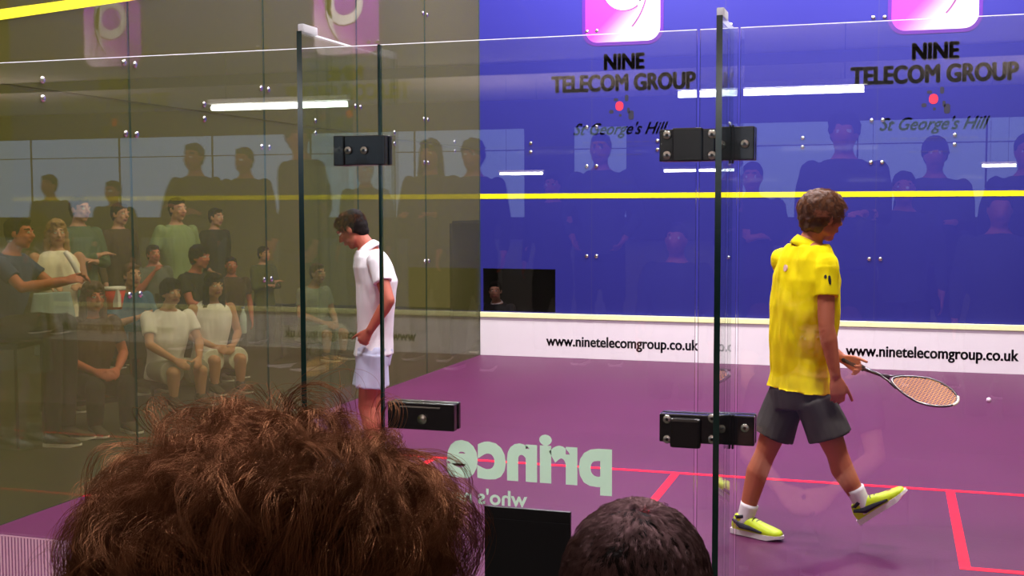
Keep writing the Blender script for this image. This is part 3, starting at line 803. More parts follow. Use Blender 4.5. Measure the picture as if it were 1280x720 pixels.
def sit(loc, yaw, s=1.0, seat=.45, arms='lap', lean=.06, turn=0, shw=.19):
    """joints of a seated figure facing yaw, loc on the ground under the knees' back, seat height in metres"""
    fw = V((-math.sin(yaw), math.cos(yaw), 0)); rt = V((math.cos(yaw), math.sin(yaw), 0)); b = V(loc)
    P_ = lambda x, y, z: b + (rt*x + fw*y)*s + Z3*(z*s)
    h = seat/s + .10
    J = dict(pel=P_(0, -.32, h), che=P_(0, -.32+lean, h+.29), nek=P_(0, -.33+lean*1.6, h+.53), hed=P_(0, -.29+lean*2, h+.685))
    for k, q in (('R', 1), ('L', -1)):
        J['sh'+k] = P_(q*shw, -.33+lean*1.5, h+.47); J['hi'+k] = P_(q*.095, -.30, h-.01); J['kn'+k] = P_(q*.13, .12, h+.0)
        J['an'+k] = P_(q*.13, .10, .075 if loc[2] is not None else .075); J['to'+k] = P_(q*.14, .32, .03)
        if arms == 'lap': J['el'+k] = P_(q*.25, -.20, h+.22); J['wr'+k] = P_(q*.10, .02, h+.13)
        elif arms == 'knees': J['el'+k] = P_(q*.24, -.12, h+.24); J['wr'+k] = P_(q*.12, .10, h+.12)
        elif arms == 'hold': J['el'+k] = P_(q*.24, -.16, h+.22); J['wr'+k] = P_(q*.09, .06, h+.30)
        elif arms == 'point':
            J['el'+k] = P_(q*.24, -.05, h+.30); J['wr'+k] = P_(q*.13, .20, h+.34)
        elif arms == 'drink':
            J['el'+k] = P_(q*.24, -.10, h+.24); J['wr'+k] = P_(q*.07, .02, h+.52) if q > 0 else P_(q*.1, .05, h+.12)
        J['th'+k] = (rt*(-q)+Z3).normalized(); J['pn'+k] = (rt*(-q)-Z3*.6).normalized()
    return J
def strands(name, paths, radius, m, parent, taper=.35):
    """many hairs as one native curves object; paths (n, k, 3) in world space"""
    n, k, _ = paths.shape
    hc = bpy.data.hair_curves.new(name); hc.add_curves([k]*n)
    base = V((0, 0, 0)); p = parent
    while p is not None: base = base + p.location; p = p.parent
    co = (paths - np.array(base)).astype(np.float32).reshape(-1)
    hc.attributes['position'].data.foreach_set('vector', co) if 'position' in hc.attributes else hc.points.foreach_set('position', co)
    r = hc.attributes.get('radius') or hc.attributes.new('radius', 'FLOAT', 'POINT')
    rr = np.tile(radius*(1-(1-taper)*np.linspace(0, 1, k)**1.5), n).astype(np.float32)
    r.data.foreach_set('value', rr)
    hc.materials.append(m)
    o = bpy.data.objects.new(name, hc); col.objects.link(o); o.parent = parent
    return o
def hair_mat(name, rgb, rough=.4, var=.3, shine=.25, tint=(170, 112, 74)):
    m = bpy.data.materials.new(name); m.use_nodes = True
    nt = m.node_tree; nt.nodes.remove(nt.nodes['Principled BSDF']); out = nt.nodes['Material Output']
    d = nt.nodes.new('ShaderNodeBsdfDiffuse'); g = nt.nodes.new('ShaderNodeBsdfGlossy'); mx = nt.nodes.new('ShaderNodeMixShader')
    g.inputs['Color'].default_value = (*srgb(*tint), 1); g.inputs['Roughness'].default_value = rough; mx.inputs[0].default_value = shine
    ci = nt.nodes.new('ShaderNodeHairInfo'); hs = nt.nodes.new('ShaderNodeHueSaturation'); hs.inputs['Color'].default_value = (*rgb, 1)
    mr = nt.nodes.new('ShaderNodeMapRange'); mr.inputs[3].default_value = 1-var; mr.inputs[4].default_value = 1+var*2
    nt.links.new(ci.outputs['Random'], mr.inputs[0]); nt.links.new(mr.outputs[0], hs.inputs['Value']); nt.links.new(hs.outputs[0], d.inputs['Color'])
    nt.links.new(d.outputs[0], mx.inputs[1]); nt.links.new(g.outputs[0], mx.inputs[2]); nt.links.new(mx.outputs[0], out.inputs['Surface'])
    return m

skA = skin('tan', (184, 104, 78)); skB = skin('fair', (190, 134, 112)); skC = skin('ruddy', (186, 98, 80))
hbr = mat('hair_brown', srgb(92, 62, 50), .6, .3, var=.35, vscale=60, bump=.5, bscale=160)
hdk = mat('hair_dark', srgb(24, 16, 16), .8, .15, var=.3, vscale=60, bump=.4, bscale=160)
hbl = mat('hair_fair', srgb(150, 112, 70), .6, .3, var=.3, vscale=60)
def cloth(name, rgb, **k): return mat('cloth_'+name, srgb(*rgb), .85, .2, bump=.12, bscale=400, **k)

# --- player in yellow: joints set where the photograph shows them
Yp = 2.92
def yp(u, v, dy=0): return at(u, v, Y=Yp+dy)
J = dict(hed=yp(1027, 272, .0), nek=yp(1010, 306, -.01), che=yp(1005, 385, 0), pel=yp(1000, 486, 0),
         shL=yp(979, 325, .13), shR=yp(1031, 334, -.13), hiL=yp(984, 497, .07), hiR=yp(1018, 498, -.06),
         elR=yp(1033, 408, -.17), wrR=yp(1044, 468, -.16), haR=yp(1047, 490, -.16),
         elL=yp(1012, 418, .27), wrL=yp(1051, 447, .24), haL=yp(1066, 455, .22),
         knL=yp(957, 566, .05), anL=yp(931, 653, .05), toL=yp(960, 668, .0),
         knR=yp(1046, 566, -.05), anR=yp(1078, 630, -.03), toR=yp(1130, 606, -.04))
J['thR'] = V((.8, .3, .3)); J['pnR'] = V((-.3, 1, 0)); J['thL'] = V((0, -.3, 1)); J['pnL'] = V((.2, -1, -.2))
d_ = (J['toR']-J['anR']).normalized(); J['upR'] = V((-.62, 0, .78)); J['upL'] = Z3
J['anL'].z = .078; J['toL'].z = .03
M_yel = cloth('yellow_shirt', (250, 226, 0), var=.05); M_shorts = cloth('grey_shorts', (70, 64, 62))
M_neon = mat('shoe_neon', srgb(206, 226, 40), .45, .4); M_sockw = cloth('white', (235, 225, 232))
po, psh, Jy = person(J, 'person in yellow polo shirt and dark grey shorts striding right with a racket', s=1.0, sk=skA, vox=.0065, hair='thick',
    hairm=hbr, shirtm=M_yel, legm=M_shorts, shoem=M_neon, socks=M_sockw, collar=M_yel, hf=(.80, .60, -.10), hu=(.05, 0, 1), curl=(1.0, .55), seed=2, upto=.70, fold=.014, hem=.0, slv=.50, g=.020,
    root=V((yp(935, 672).x, Yp, 0)))
# badge on sleeve and mark between shoulders
def patch_on(nm, p, n, w, h, m, parent):
    n = V(n).normalized(); a = n.cross(Z3).normalized(); b = a.cross(n)
    bm = bmesh.new(); vs = []
    k = 14
    f_ = [bm.verts.new(V(p)+a*math.cos(2*PI*i/k)*w/2+b*math.sin(2*PI*i/k)*h/2+n*.003) for i in range(k)]
    g_ = [bm.verts.new(V(p)+a*math.cos(2*PI*i/k)*w/2+b*math.sin(2*PI*i/k)*h/2-n*.008) for i in range(k)]
    bm.faces.new(f_); bm.faces.new(g_[::-1])
    for i in range(k): bm.faces.new((f_[i], f_[(i+1) % k], g_[(i+1) % k], g_[i]))
    build(nm, bm, m, parent)
def surf(o, u, v, par=None):
    """point and normal where a sight line meets a finished garment"""
    d = (at(u, v, D=1)-CAM).normalized(); base = V((0, 0, 0)); q = o
    while q is not None: base = base + q.location; q = q.parent
    from mathutils.bvhtree import BVHTree
    t = BVHTree.FromPolygons([x.co for x in o.data.vertices], [p.vertices[:] for p in o.data.polygons])
    h = t.ray_cast(CAM-base, d)
    return (h[0]+base, h[1]) if h[0] is not None else (None, None)
for u, v, w_, h_, m_, nm in ((982, 335, .030, .034, mat('badge_pink', srgb(235, 190, 190), .5), 'back_badge'), (1037, 350, .014, .045, M_black, 'sleeve_badge'), (1032, 346, .012, .020, M_black, 'sleeve_badge')):
    p_, n_ = surf(psh, u, v)
    if p_ is not None: patch_on(nm, p_, n_, w_, h_, m_, psh)

# racket in the left hand
rk = empty('squash_racket', at(1062, 455, Y=Yp+.2)); tag(rk, 'dark squash racket with tan strings held low in front of the player in yellow', 'racket')
g0 = at(1054, 449, Y=Yp+.23); g1 = at(1080, 461, Y=Yp+.20); th_ = at(1112, 473, Y=Yp+.16); tip = at(1196, 502, Y=Yp+.08)
ax = (tip-th_).normalized(); L_ = (tip-th_).length
side = V((.10, .55, .30)); side = at(1150, 520, Y=Yp-.02)-at(1163, 474, Y=Yp+.22); side = (side-ax*side.dot(ax)).normalized()
cR = th_ + ax*L_*.52
def rim(t):
    a = 2*PI*t; x = -math.cos(a); w = .098*math.sin(a)*(1.0 if x > 0 else (1+x*.35)) 
    return cR + ax*(x*L_*.48) + side*w
bm = bmesh.new(); tube(bm, [rim(k/48) for k in range(49)], .0058, 8, cap=False); build('frame', bm, mat('racket_frame', srgb(60, 44, 56), .3, coat=.6), rk, True)
bm = bmesh.new()
for k in range(1, 20):
    x = -1+2*k/20; w = .098*math.sqrt(max(0, 1-x*x))*(1.0 if x > 0 else (1+x*.35)); c_ = cR+ax*x*L_*.48
    tube(bm, [c_-side*w, c_+side*w], .0013, 4)
for k in range(-7, 8):
    y = k*.0125; xs = [x/60 for x in range(-60, 61) if .098*math.sqrt(max(0, 1-(x/60)**2))*(1.0 if x > 0 else (1+(x/60)*.35)) > abs(y)]
    if len(xs) > 2: tube(bm, [cR+ax*xs[0]*L_*.48+side*y, cR+ax*xs[-1]*L_*.48+side*y], .0013, 4)
build('strings', bm, mat('strings_tan', srgb(255, 190, 84), .4), rk)
bm = bmesh.new(); tube(bm, [g0-(g1-g0)*.5, g0, g1], [.017, .0155, .015], 10); build('grip', bm, mat('grip_dark', srgb(40, 32, 40), .7), rk, True)
bm = bmesh.new(); tube(bm, [g1, g1.lerp(th_, .6), th_], [.011, .008, .008], 10)
for q in (-1, 1): tube(bm, [g1.lerp(th_, .6), th_ + side*q*.02, rim(.5+.42*q+.5) if 0 else cR-ax*L_*.36+side*q*.055], .006, 8)
build('shaft', bm, MATS['racket_frame'], rk, True)
bm = bmesh.new(); tube(bm, [rim(t) + ax*.004 for t in [.44+.12*k/10 for k in range(11)]], .0072, 8); build('bumper', bm, mat('bumper_white', srgb(235, 220, 200), .4), rk, True)

# --- player in white, seen in profile facing left
Yw = 3.79
def wp(u, v, dy=0): return at(u, v, Y=Yw+dy)
J = dict(hed=wp(441, 287, 0), nek=wp(461, 312, 0), che=wp(471, 352, 0), pel=wp(467, 437, 0),
         shL=wp(470, 326, -.17), shR=wp(456, 327, .17), hiL=wp(466, 442, -.09), hiR=wp(464, 442, .09),
         elL=wp(486, 376, -.24), wrL=wp(463, 412, -.25), haL=wp(452, 428, -.24), elR=wp(474, 378, .22), wrR=wp(466, 412, .2), haR=wp(462, 428, .19),
         knL=wp(458, 508, -.10), anL=wp(470, 580, -.10), toL=wp(440, 590, -.10), knR=wp(466, 508, .1), anR=wp(476, 574, .1), toR=wp(446, 584, .1))
for k in 'LR': J['an'+k].z = .076; J['to'+k].z = .03; J['th'+k] = V((-1, 0, .2)); J['pn'+k] = V((0, 1 if k == 'L' else -1, 0))
M_wsh = cloth('white_shirt', (238, 230, 240), var=.04); M_wshorts = cloth('white_shorts', (196, 196, 226))
po2, wsh, Jw = person(J, 'person in white shirt and pale shorts with bowed head, behind the glass door edge', s=.98, sk=skC, vox=.0065, hair='short',
    hairm=hdk, shirtm=M_wsh, legm=M_wshorts, shoem=cloth('shoe_white', (220, 220, 225)), socks=M_sockw, collar=M_wsh, hf=(-.86, -.05, -.50), hu=(-.5, 0, .86), curl=(.9, .9), seed=7, upto=.62, fold=.010, slv=.55, hem=-.03, g=.012)

# --- photographer behind the front wall's camera port
J = sit((.27, 10.3, -.02), PI, .95, .40, 'hold', .05)
HY = J['hed'].y; dz_ = at(619, 364, Y=10.45).z - J['hed'].z; dx_ = at(619, 364, Y=10.45).x - J['hed'].x
for k in J:
    if not k[:2] in ('th', 'pn'): J[k] = J[k] + V((dx_, 10.45-HY, dz_ if k[:2] not in ('an', 'to', 'kn') else (dz_ if k[:2] == 'kn' else 0)))
person(J, 'person in black jacket sitting in the dark camera port in the front wall, pale face', s=.95, sk=skB, vox=.010, hair='short', hairm=hdk,
       shirtm=cloth('black', (30, 28, 36)), legm=cloth('black_trousers', (24, 24, 30)), legname='trousers', shoem=MATS['cloth_black'], hf=(.12, -1, 0), longsl=True, collar=M_white, seed=9)
bm = bmesh.new(); px_ = J['pel']; box(bm, px_.x-.25, px_.x+.25, px_.y-.25, px_.y+.22, -.02, px_.z-.10*1.0, bev=.01)
st = build('stool', bm, mat('stool_black', (.03, .03, .03), .6)); tag(st, 'black box stool under the photographer behind the front wall', 'stool')
st.data.transform(Matrix.Translation((-px_.x, -px_.y, .02))); st.location = (px_.x, px_.y, -.02)

# --- crowd seen dimly through the left glass
TN = {}
def tn(n, c): return cloth(n, c)
def place(J, u, v, X):
    """shift a figure so its head stands at this sight line on the plane X="""
    p = at(u, v, X=X); d = p - J['hed']
    return {k: (q if k[:2] in ('th', 'pn') else q + V((d.x, d.y, 0))) for k, q in J.items()}, d.z
def left_person(u, v, X, pose, arms, yaw, lab, shirtc, legc, hr='short', hm=hdk, sk=skB, longsl=False, legname='trousers', base=-.02, seed=0, vest=False, group=None, hf=None, seatz=None, hu=None):
    p = at(u, v, X=X)
    if pose == 'stand':
        hz = p.z - base; s = max(.82, min(1.1, hz/1.625))
        extra = hz - s*1.625
        J = stand((p.x, p.y, base + extra), yaw, s, arms=arms)
    else:
        s = .97; seat = p.z - base - (.10+.685)*s
        J = sit((p.x, p.y, base), yaw, s, max(.2, seat), arms)
        extra = 0
    J, _ = place(J, u, v, X)
    f0 = V((-math.sin(yaw), math.cos(yaw), 0))
    o, shh, JJ = person(J, lab, group, s=s, sk=sk, vox=.009, hair=hr, hairm=hm, shirtm=shirtc, legm=legc, legname=legname, shoem=cloth('trainer_dark', (70, 62, 54)),
           hf=hf or tuple(f0), hu=hu, longsl=longsl, seed=seed, vest=vest)
    if pose != 'stand':
        q = J['pel']; zt = q.z - .10*s - .012
        bm = bmesh.new(); box(bm, -.24, .24, -.22, .22, zt-base-.04, zt-base, bev=.008)
        so = empty('chair', (q.x, q.y, base)); so.rotation_euler = (0, 0, yaw)
        tag(so, CH[seed], 'chair', 'spectator chairs behind the left glass')
        cm = mat('chair_dark', srgb(44, 42, 40), .5)
        def loc_build(nm, bmx):
            bmesh.ops.recalc_face_normals(bmx, faces=bmx.faces); me = bpy.data.meshes.new(nm); bmx.to_mesh(me); bmx.free(); me.materials.append(cm)
            x = bpy.data.objects.new(nm, me); col.objects.link(x); x.parent = so
        loc_build('seat', bm)
        bm = bmesh.new(); box(bm, -.22, .22, -.245, -.225, zt-base+.18, zt-base+.42, bev=.008); loc_build('backrest', bm)
        for ax_ in (-.21, .21):
            bm = bmesh.new(); tube(bm, [(ax_, -.235, 0), (ax_, -.235, zt-base+.42)], .012, 8); loc_build('leg', bm)
            bm = bmesh.new(); tube(bm, [(ax_, .19, 0), (ax_, .19, zt-base-.03)], .012, 8); loc_build('leg', bm)
    return o, JJ
CH = {}
CH = {21: 'dark chair under the seated person with outstretched arms at the far left', 22: 'dark chair under the child in the white T-shirt, left glass',
      23: 'dark chair under the seated person in white top and sunglasses', 24: 'dark chair under the seated person in a blue shirt beside the red and white cup',
      25: 'dark chair under the seated person in brown, left of the blue shirt', 26: 'dark chair under the seated person in pale grey beside the left fin',
      27: 'dark chair under the person in dark top with big dark hair'}
FACE = -PI/2   # towards the court
def fy(deg): return math.radians(deg)
left_person(24, 292, -1.5, 'sit', 'point', fy(-75), 'person in dark blue shirt seated at far left edge with arms stretched out', tn('navy', (50, 62, 105)), tn('dark_trousers', (32, 30, 32)), seed=21, sk=skC)
o, Jb = left_person(71, 292, -2.1, 'stand', 'hold', fy(-130), 'person in cream top and grey skirt with white bag strap, standing at left', tn('cream', (240, 225, 210)), tn('skirt_grey', (150, 160, 165)), 'long', hbl, skB, seed=31, vest=True, legname='shorts')
bg = empty('shoulder_bag', Jb['pel']+V((.05, -.1, 0))); tag(bg, 'grey cloth bag on a white strap, hanging from the person in the cream top', 'bag')
pb = at(66, 400, X=-1.9)
bm = bmesh.new(); loft(bm, [(pb+V((0, 0, .22)), V((.45, .9, 0)).normalized(), V((.9, -.45, 0)).normalized(), .15, .04), (pb+V((0, 0, .0)), V((.45, .9, 0)).normalized(), V((.9, -.45, 0)).normalized(), .19, .07), (pb-V((0, 0, .2)), V((.45, .9, 0)).normalized(), V((.9, -.45, 0)).normalized(), .17, .06)], 18, 3)
bo = link('pouch', remesh(bm, .012, 2), tn('bag_grey', (140, 152, 160)), bg, True)
bm = bmesh.new(); sp1 = Jb['shL']+V((.02, 0, .05)); pts = [at(82, 315, X=-1.96), at(92, 330, X=-1.88), at(103, 352, X=-1.86), at(110, 368, X=-1.88)]
tube(bm, pts, .022, 8); build('strap', bm, M_sockw, bg, True)
left_person(100, 262, -2.9, 'stand', 'folded', fy(-100), 'person in grey-green shirt standing behind the one in the cream top', tn('sage', (84, 96, 78)), tn('dark_trousers', (32, 30, 32)), seed=32, longsl=True)
left_person(222, 262, -2.8, 'stand', 'pockets', fy(-110), 'tall person in pale green polo shirt standing in the second row behind the left glass', tn('pale_green', (128, 142, 102)), tn('dark_trousers', (32, 30, 32)), seed=33)
left_person(250, 322, -2.1, 'sit', 'knees', fy(-95), 'person in dark top with big dark hair seated before the pale green polo shirt', tn('charcoal', (45, 42, 40)), tn('dark_trousers', (32, 30, 32)), 'thick', hdk, skC, seed=27)
left_person(214, 372, -1.5, 'sit', 'knees', fy(-120), 'child in white T-shirt leaning forward on a chair behind the left glass', M_sockw, tn('pale_shorts', (150, 145, 140)), 'thick', hdk, skB, seed=22, legname='shorts')
left_person(268, 358, -1.55, 'sit', 'lap', fy(-125), 'person in white sleeveless top and sunglasses seated with white skirt, behind the left glass', M_sockw, tn('white_skirt', (215, 210, 205)), 'long', hdk, skB, seed=23, vest=True, legname='shorts')
left_person(289, 332, -2.6, 'stand', 'down', fy(-140), 'short person with glasses looking out from behind the white sleeveless top', tn('brown', (80, 62, 50)), tn('dark_trousers', (32, 30, 32)), sk=skC, seed=34)
left_person(165, 345, -2.3, 'sit', 'hold', fy(-115), 'person in blue shirt seated beside the red and white cup', tn('teal_blue', (60, 100, 135)), tn('dark_trousers', (32, 30, 32)), hm=hbr, seed=24)
left_person(117, 372, -1.35, 'sit', 'lap', fy(-120), 'person in brown with tan bare arms seated right of the grey bag', tn('umber', (84, 58, 44)), tn('dark_trousers', (32, 30, 32)), 'long', hbr, skC, seed=25)
left_person(192, 318, -2.8, 'stand', 'drink', fy(-120), 'short person drinking with one raised hand, behind the blue shirt', tn('mid_grey', (96, 96, 88)), tn('dark_trousers', (32, 30, 32)), sk=skC, seed=35)
left_person(398, 408, -1.7, 'sit', 'lap', fy(-110), 'person in pale grey top seated low just right of the left fin edge', tn('pale_grey', (150, 150, 142)), tn('pale_shorts', (150, 145, 140)), hm=hbr, seed=26, legname='shorts')
left_person(330, 318, -3.0, 'stand', 'folded', fy(-105), 'person in dark olive jacket standing in the second row left of the fin', tn('olive', (80, 82, 52)), tn('dark_trousers', (32, 30, 32)), seed=36, longsl=True)
left_person(150, 268, -3.4, 'stand', 'down', fy(-100), 'person in dark brown jacket standing furthest back, between two paler shirts', tn('brown', (80, 62, 50)), tn('dark_trousers', (32, 30, 32)), seed=37, longsl=True)
left_person(270, 272, -3.6, 'stand', 'pockets', fy(-100), 'person in charcoal top standing furthest back, right of the pale green polo', tn('charcoal', (45, 42, 40)), tn('dark_trousers', (32, 30, 32)), seed=38, longsl=True)
# red and white drink cup and a bottle
pc = at(143, 372, X=-1.32)
cp = empty('paper_cup', (pc.x, pc.y, pc.z-.1)); tag(cp, 'red and white paper cup between the brown top and the blue shirt, left glass', 'cup')
bm = bmesh.new(); tube(bm, [pc-Z3*.09, pc+Z3*.06], [.055, .085], 20); build('cup_body', bm, mat('cup_red', srgb(225, 40, 40), .5), cp, True)
bm = bmesh.new(); tube(bm, [pc+Z3*.06, pc+Z3*.085], [.088, .088], 20); build('rim', bm, M_sockw, cp, True)
bm = bmesh.new(); box(bm, pc.x+.03, pc.x+.075, pc.y-.06, pc.y-.02, pc.z-.07, pc.z+.07); build('label_panel', bm, M_sockw, cp)
pt = at(304, 400, X=-1.5)
tb = empty('water_bottle', (pt.x, pt.y, pt.z-.13)); tag(tb, 'clear water bottle upright beside the seated sunglasses wearer, left glass', 'bottle')
bm = bmesh.new(); tube(bm, [pt-Z3*.13, pt-Z3*.12, pt+Z3*.04, pt+Z3*.09, pt+Z3*.11], [.03, .034, .034, .014, .013], 16); build('bottle_body', bm, mat('bottle_plastic', srgb(190, 205, 215), .15), tb, True)
bm = bmesh.new(); tube(bm, [pt+Z3*.11, pt+Z3*.13], .016, 12); build('cap', bm, mat('cap_blue', srgb(60, 90, 190), .4), tb, True)

# --- standing crowd behind the camera, seen as silhouettes in the back glass
def refl(u, v, Ym, lab, c, yaw=0, hr='short', hm=hdk, arms='down', base=.52, seed=0, longsl=True, hf=None):
    p = at(u, v, Y=Ym); s = (p.z-base)/1.625
    s2 = max(.85, min(1.08, s)); extra = (p.z-base) - s2*1.625
    J = stand((p.x, -Ym, base+extra), yaw, s2, arms=arms)
    d = V((p.x, -Ym, p.z)) - J['hed']; J = {k: (q if k[:2] in ('th', 'pn') else q+V((d.x, d.y, 0))) for k, q in J.items()}
    person(J, lab, 'spectators standing behind the glass, mirrored as silhouettes', s=s2, sk=skC, vox=.018, hands=True, hair=hr, hairm=hm, shirtm=c, legm=MATS['cloth_dark_trousers'], legname='trousers', shoem=MATS['cloth_black'], hf=hf or (0, 1, 0), longsl=longsl, seed=seed)
    if extra > .03:
        bm = bmesh.new(); q = J['pel']; box(bm, -.3, .3, -.25, .3, 0, extra-.002, bev=.01)
        bo = build('step_block', bm, MATS['stand_timber']); bo.location = (q.x, q.y, base); tag(bo, 'timber step under the ' + lab.replace('person ', 'one '), 'step', 'timber steps in the stand')
dk = cloth('night', (34, 34, 44)); dk2 = cloth('slate', (52, 56, 70)); dk3 = cloth('peat', (46, 40, 36))
refl(1055, 166, 3.8, 'person with broad shoulders mirrored as the largest silhouette, above the yellow player', dk, hr='thick', arms='hold', seed=41)
refl(372, 172, 4.6, 'person with big hair mirrored leaning at the left fin edge', dk3, hr='thick', yaw=.5, seed=42, hf=(.6, .8, 0))
refl(241, 197, 5.4, 'person mirrored as a narrow silhouette at upper left, first of the pair', dk3, seed=43, arms='folded')
refl(304, 201, 6.0, 'person mirrored as a narrow silhouette between the pair and the fin', dk, seed=44)
refl(537, 194, 5.3, 'person with long hair mirrored right of the white player', dk3, hr='long', seed=45, arms='hold')
refl(590, 195, 4.9, 'person mirrored across the court corner edge', dk, hr='thick', seed=46)
refl(750, 187, 5.4, 'person mirrored under the left wall emblem', dk2, seed=47, arms='pockets')
refl(1169, 194, 5.0, 'person mirrored under the right wall emblem', dk2, hr='thick', seed=48, arms='hold')
refl(1284, 190, 4.6, 'person mirrored half cut by the right edge of the view', dk, seed=49)
refl(1130, 236, 4.3, 'person mirrored low between two taller silhouettes on the blue wall', dk2, seed=50)
refl(940, 222, 4.9, 'person mirrored right of the upper door hinge', dk, seed=51, arms='folded')
refl(690, 232, 6.0, 'person mirrored low left of the emblem silhouette', dk3, seed=52)
refl(845, 300, 4.0, 'short person mirrored dimly in front of the right fin', dk2, seed=53)
refl(1250, 262, 3.9, 'person in a dark printed top mirrored at lower right of the blue wall', dk2, seed=54)
refl(455, 215, 6.4, 'person mirrored behind the white player', dk3, seed=55)
refl(60, 232, 6.2, 'person mirrored at the far left below the daylight strip', dk3, seed=56)
refl(140, 240, 6.2, 'person mirrored left of the narrow pair', dk, seed=57)

# --- the two spectators right in front
def bust(c, s, f, lab, sh, seat, hairless=False):
    f = V(f).normalized(); yaw = math.atan2(-f.x, f.y)
    J = sit((c.x, c.y, 0), yaw, s, .45, 'lap', .03)
    base = seat - .45
    J = {k: (q if k[:2] in ('th', 'pn') else q) for k, q in J.items()}
    d = c - J['hed']
    J = {k: (q if k[:2] in ('th', 'pn') else q + V((d.x, d.y, d.z))) for k, q in J.items()}
    return person(J, lab, s=s, sk=skB, vox=.010, hair='short', hairm=hdk, shirtm=sh, legm=MATS['cloth_dark_trousers'], legname='trousers', shoem=MATS['cloth_black'], hf=f, seed=60), J
rng = np.random.default_rng(3)
def unit(a): return a/np.linalg.norm(a, axis=-1, keepdims=True)
def hair_head(c, f, u, radii, n_guides, n_kids, length, height, curl_r, kid_spread, npts, radius, m, parent, name='hair_strands', frizz=.0015, rmax=-.45, face=.55, crown=(0, -.45, .9), wave=.045, full=(0, 0)):
    f = V(f).normalized(); sd = f.cross(V(u)).normalized(); u = sd.cross(f).normalized()
    B = np.array([sd[:], f[:], u[:]])                     # local rows
    cr = unit(np.array(crown))
    e = unit(rng.normal(size=(n_guides*4, 3)))
    ok = (e[:, 2] > rmax) & ~((e[:, 1] > face) & (e[:, 2] < .45)); e = e[ok][:n_guides]; n = len(e)
    # flow away from the crown with a swirl and slow random wander
    def flow(p, ph):
        t = p - cr; t -= p*(t*p).sum(1, keepdims=True); t = unit(t+1e-6)
        sw = np.cross(p, t)
        k = .3*np.sin(4.1*p[:, :1]+1.3) + .35*np.sin(5.3*p[:, 1:2]+3*p[:, 2:3]) + ph
        return unit(t + sw*k)
    ph = rng.normal(size=(n, 1))*.55
    ln = length*rng.uniform(.6, 1.25, (n, 1)); hh = height*rng.uniform(.35, 1.15, (n, 1))
    r0 = float(np.mean(radii)); P = []; T = []; N = []
    cur = e.copy()
    for k in range(npts):
        s = k/(npts-1)
        h = .004 + hh*np.sin(min(1, s*1.5)*np.pi/2) * (1-.25*s)
        x_, z_ = cur[:, :1], np.maximum(0, cur[:, 2:3])
        fl = 1 - (.16*x_**2*(1-z_) if full[1] else 0) + 2*np.abs(x_)*z_*np.where(x_ > 0, full[1], full[0])      # fuller volume at the temples
        P.append((cur*np.array(radii) + cur*h)*fl); t = flow(cur, ph); T.append(t); N.append(cur.copy())
        cur = unit(cur + t*(ln/(npts-1)/r0))
    P = np.stack(P, 1); T = np.stack(T, 1); N = np.stack(N, 1); Bn = np.cross(N, T)
    S = np.linspace(0, 1, npts)[None, :, None]
    w = 2*np.pi*ln[:, None]/(wave*rng.uniform(.7, 1.5, (n, 1, 1))); p0 = rng.uniform(0, 6.28, (n, 1, 1)); cr_ = curl_r*rng.uniform(.3, 1.4, (n, 1, 1))
    out = []
    for q in range(n_kids):
        g1 = rng.normal(size=(n, 1, 1)); g2 = rng.normal(size=(n, 1, 1)); g3 = rng.normal(size=(n, 1, 1))
        sp = kid_spread*(1-.55*S)
        a = w*S + p0 + rng.normal(size=(n, 1, 1))*.22
        rr = cr_*np.minimum(1, S*2.2)*(1+rng.normal(size=(n, 1, 1))*.12)
        fz = frizz*S*np.sin(S*rng.uniform(8, 25, (n, 1, 1)) + rng.uniform(0, 6, (n, 1, 3)))*2
        L = P + T*g1*sp*.8 + Bn*g2*sp + N*np.abs(g3)*sp*.4 + (N*np.cos(a) + Bn*np.sin(a))*rr + fz
        # keep every hair outside the scalp
        rad = np.linalg.norm(L/np.array(radii), axis=2, keepdims=True); L = np.where(rad < 1.01, L/rad*1.01, L)
        out.append(L)
    L = np.concatenate(out, 0)
    W = L@B + np.array(c)
    return strands(name, W, radius, m, parent)
M_h1 = hair_mat('curly_hair', srgb(56, 31, 23), .36, .55, .33, (190, 132, 92))
M_h2 = hair_mat('cropped_hair', srgb(27, 19, 20), .33, .8, .30, (190, 150, 150))
M_h3 = hair_mat('player_hair', srgb(96, 62, 44), .4, .4, .2)
M_h4 = hair_mat('player_dark_hair', srgb(52, 32, 28), .4, .4, .15)

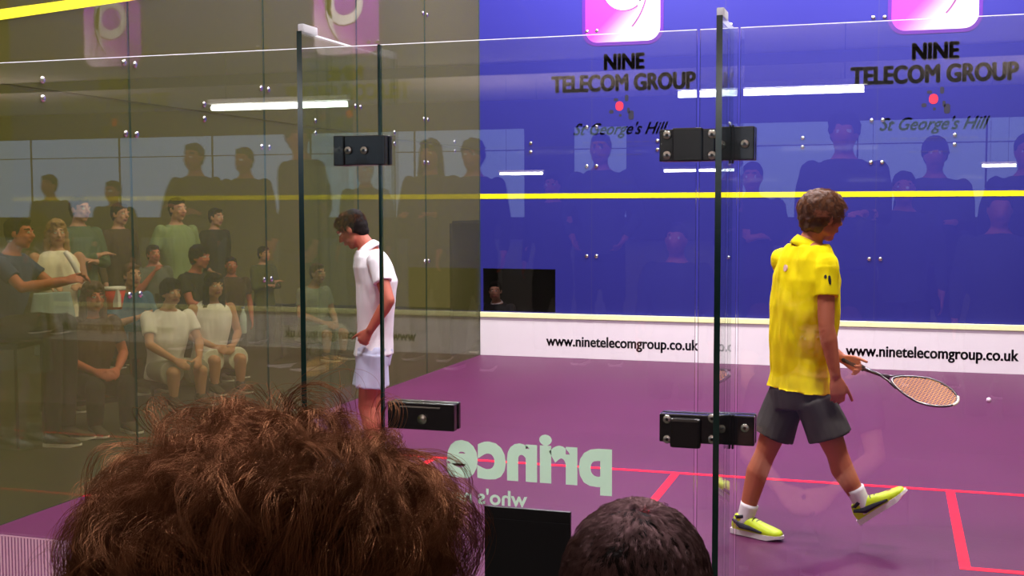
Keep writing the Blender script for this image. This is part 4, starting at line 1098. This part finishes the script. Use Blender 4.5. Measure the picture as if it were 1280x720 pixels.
cB = at(338, 690, D=.80)
cB = V((cB.x, cB.y, at(380, 482, D=.80).z - .050 - .088))
(rt1, _, _), J1 = bust(cB - V((0, 0, .032)), 1.03, (-.1, 1, -.05), 'person with thick tousled curly brown hair, large at the bottom, seen from behind', cloth('maroon', (70, 30, 40)), .45)
hair_head(cB, (-.1, 1, 0), (0, 0, 1), (.090, .106, .088), 2300, 18, .105, .042, .015, .0026, 26, .00012, M_h1, rt1, rmax=-.75, face=.95, crown=(.35, .45, .83), wave=.062, full=(.0, .20))
hair_head(cB, (-.1, 1, 0), (0, 0, 1), (.092, .106, .088), 200, 3, .11, .050, .014, .010, 24, .00009, M_h1, rt1, 'stray_hair', frizz=.0025, rmax=-.6, crown=(.15, .55, .8), full=(.01, .2))
cS = at(795, 720, D=1.5); cS.z = at(795, 632, D=1.5).z - .100
(rt2, _, _), J2 = bust(cS - V((0, 0, .034)), 1.0, (0, 1, -.1), 'person with short dark cropped hair, at bottom centre right, seen from behind', cloth('deep_blue', (40, 44, 70)), .38)
hair_head(cS, (0, 1, 0), (0, 0, 1), (.084, .103, .098), 4200, 11, .026, .008, .0, .0018, 6, .00012, M_h2, rt2, frizz=.0006, rmax=-.7, face=.7, crown=(.1, -.15, .98))
hh_ = Jy['hed']; f_ = V((.80, .60, -.10)); hair_head(hh_+V((0, 0, .036)), f_, (0, 0, 1), (.090, .106, .088), 500, 9, .05, .014, .004, .006, 8, .0004, M_h3, po, frizz=.003, rmax=-.35, face=.6)
hh_ = Jw['hed']; f_ = V((-.86, -.05, -.50)).normalized(); u_ = V((-.5, 0, .86)); hair_head(hh_+u_*.036, f_, u_, (.080, .100, .082), 400, 8, .025, .006, .001, .005, 6, .0004, M_h4, po2, frizz=.001, rmax=-.3, face=.6)
# benches under the two near spectators
for (J_, s_, lab) in ((J1, 1.03, 'timber bench under the curly-haired person'), (J2, 1.0, 'timber bench under the person with cropped hair')):
    q = J_['pel']; zt = q.z - .115*s_; zf = J_['anL'].z - .077*s_
    o = empty('bench', (q.x, q.y, zf)); tag(o, lab, 'bench', 'timber benches in the stand')
    bm = bmesh.new(); box(bm, q.x-.6, q.x+.6, q.y-.2, q.y+.16, zt-.04, zt, bev=.006); build('seat', bm, MATS['stand_timber'], o)
    for dx in (-.5, .5):
        bm = bmesh.new(); box(bm, q.x+dx-.03, q.x+dx+.03, q.y-.15, q.y+.12, zf, zt-.04, bev=.004); build('leg', bm, MATS['stand_timber'], o)

bpy.data.scenes.remove(WORK)
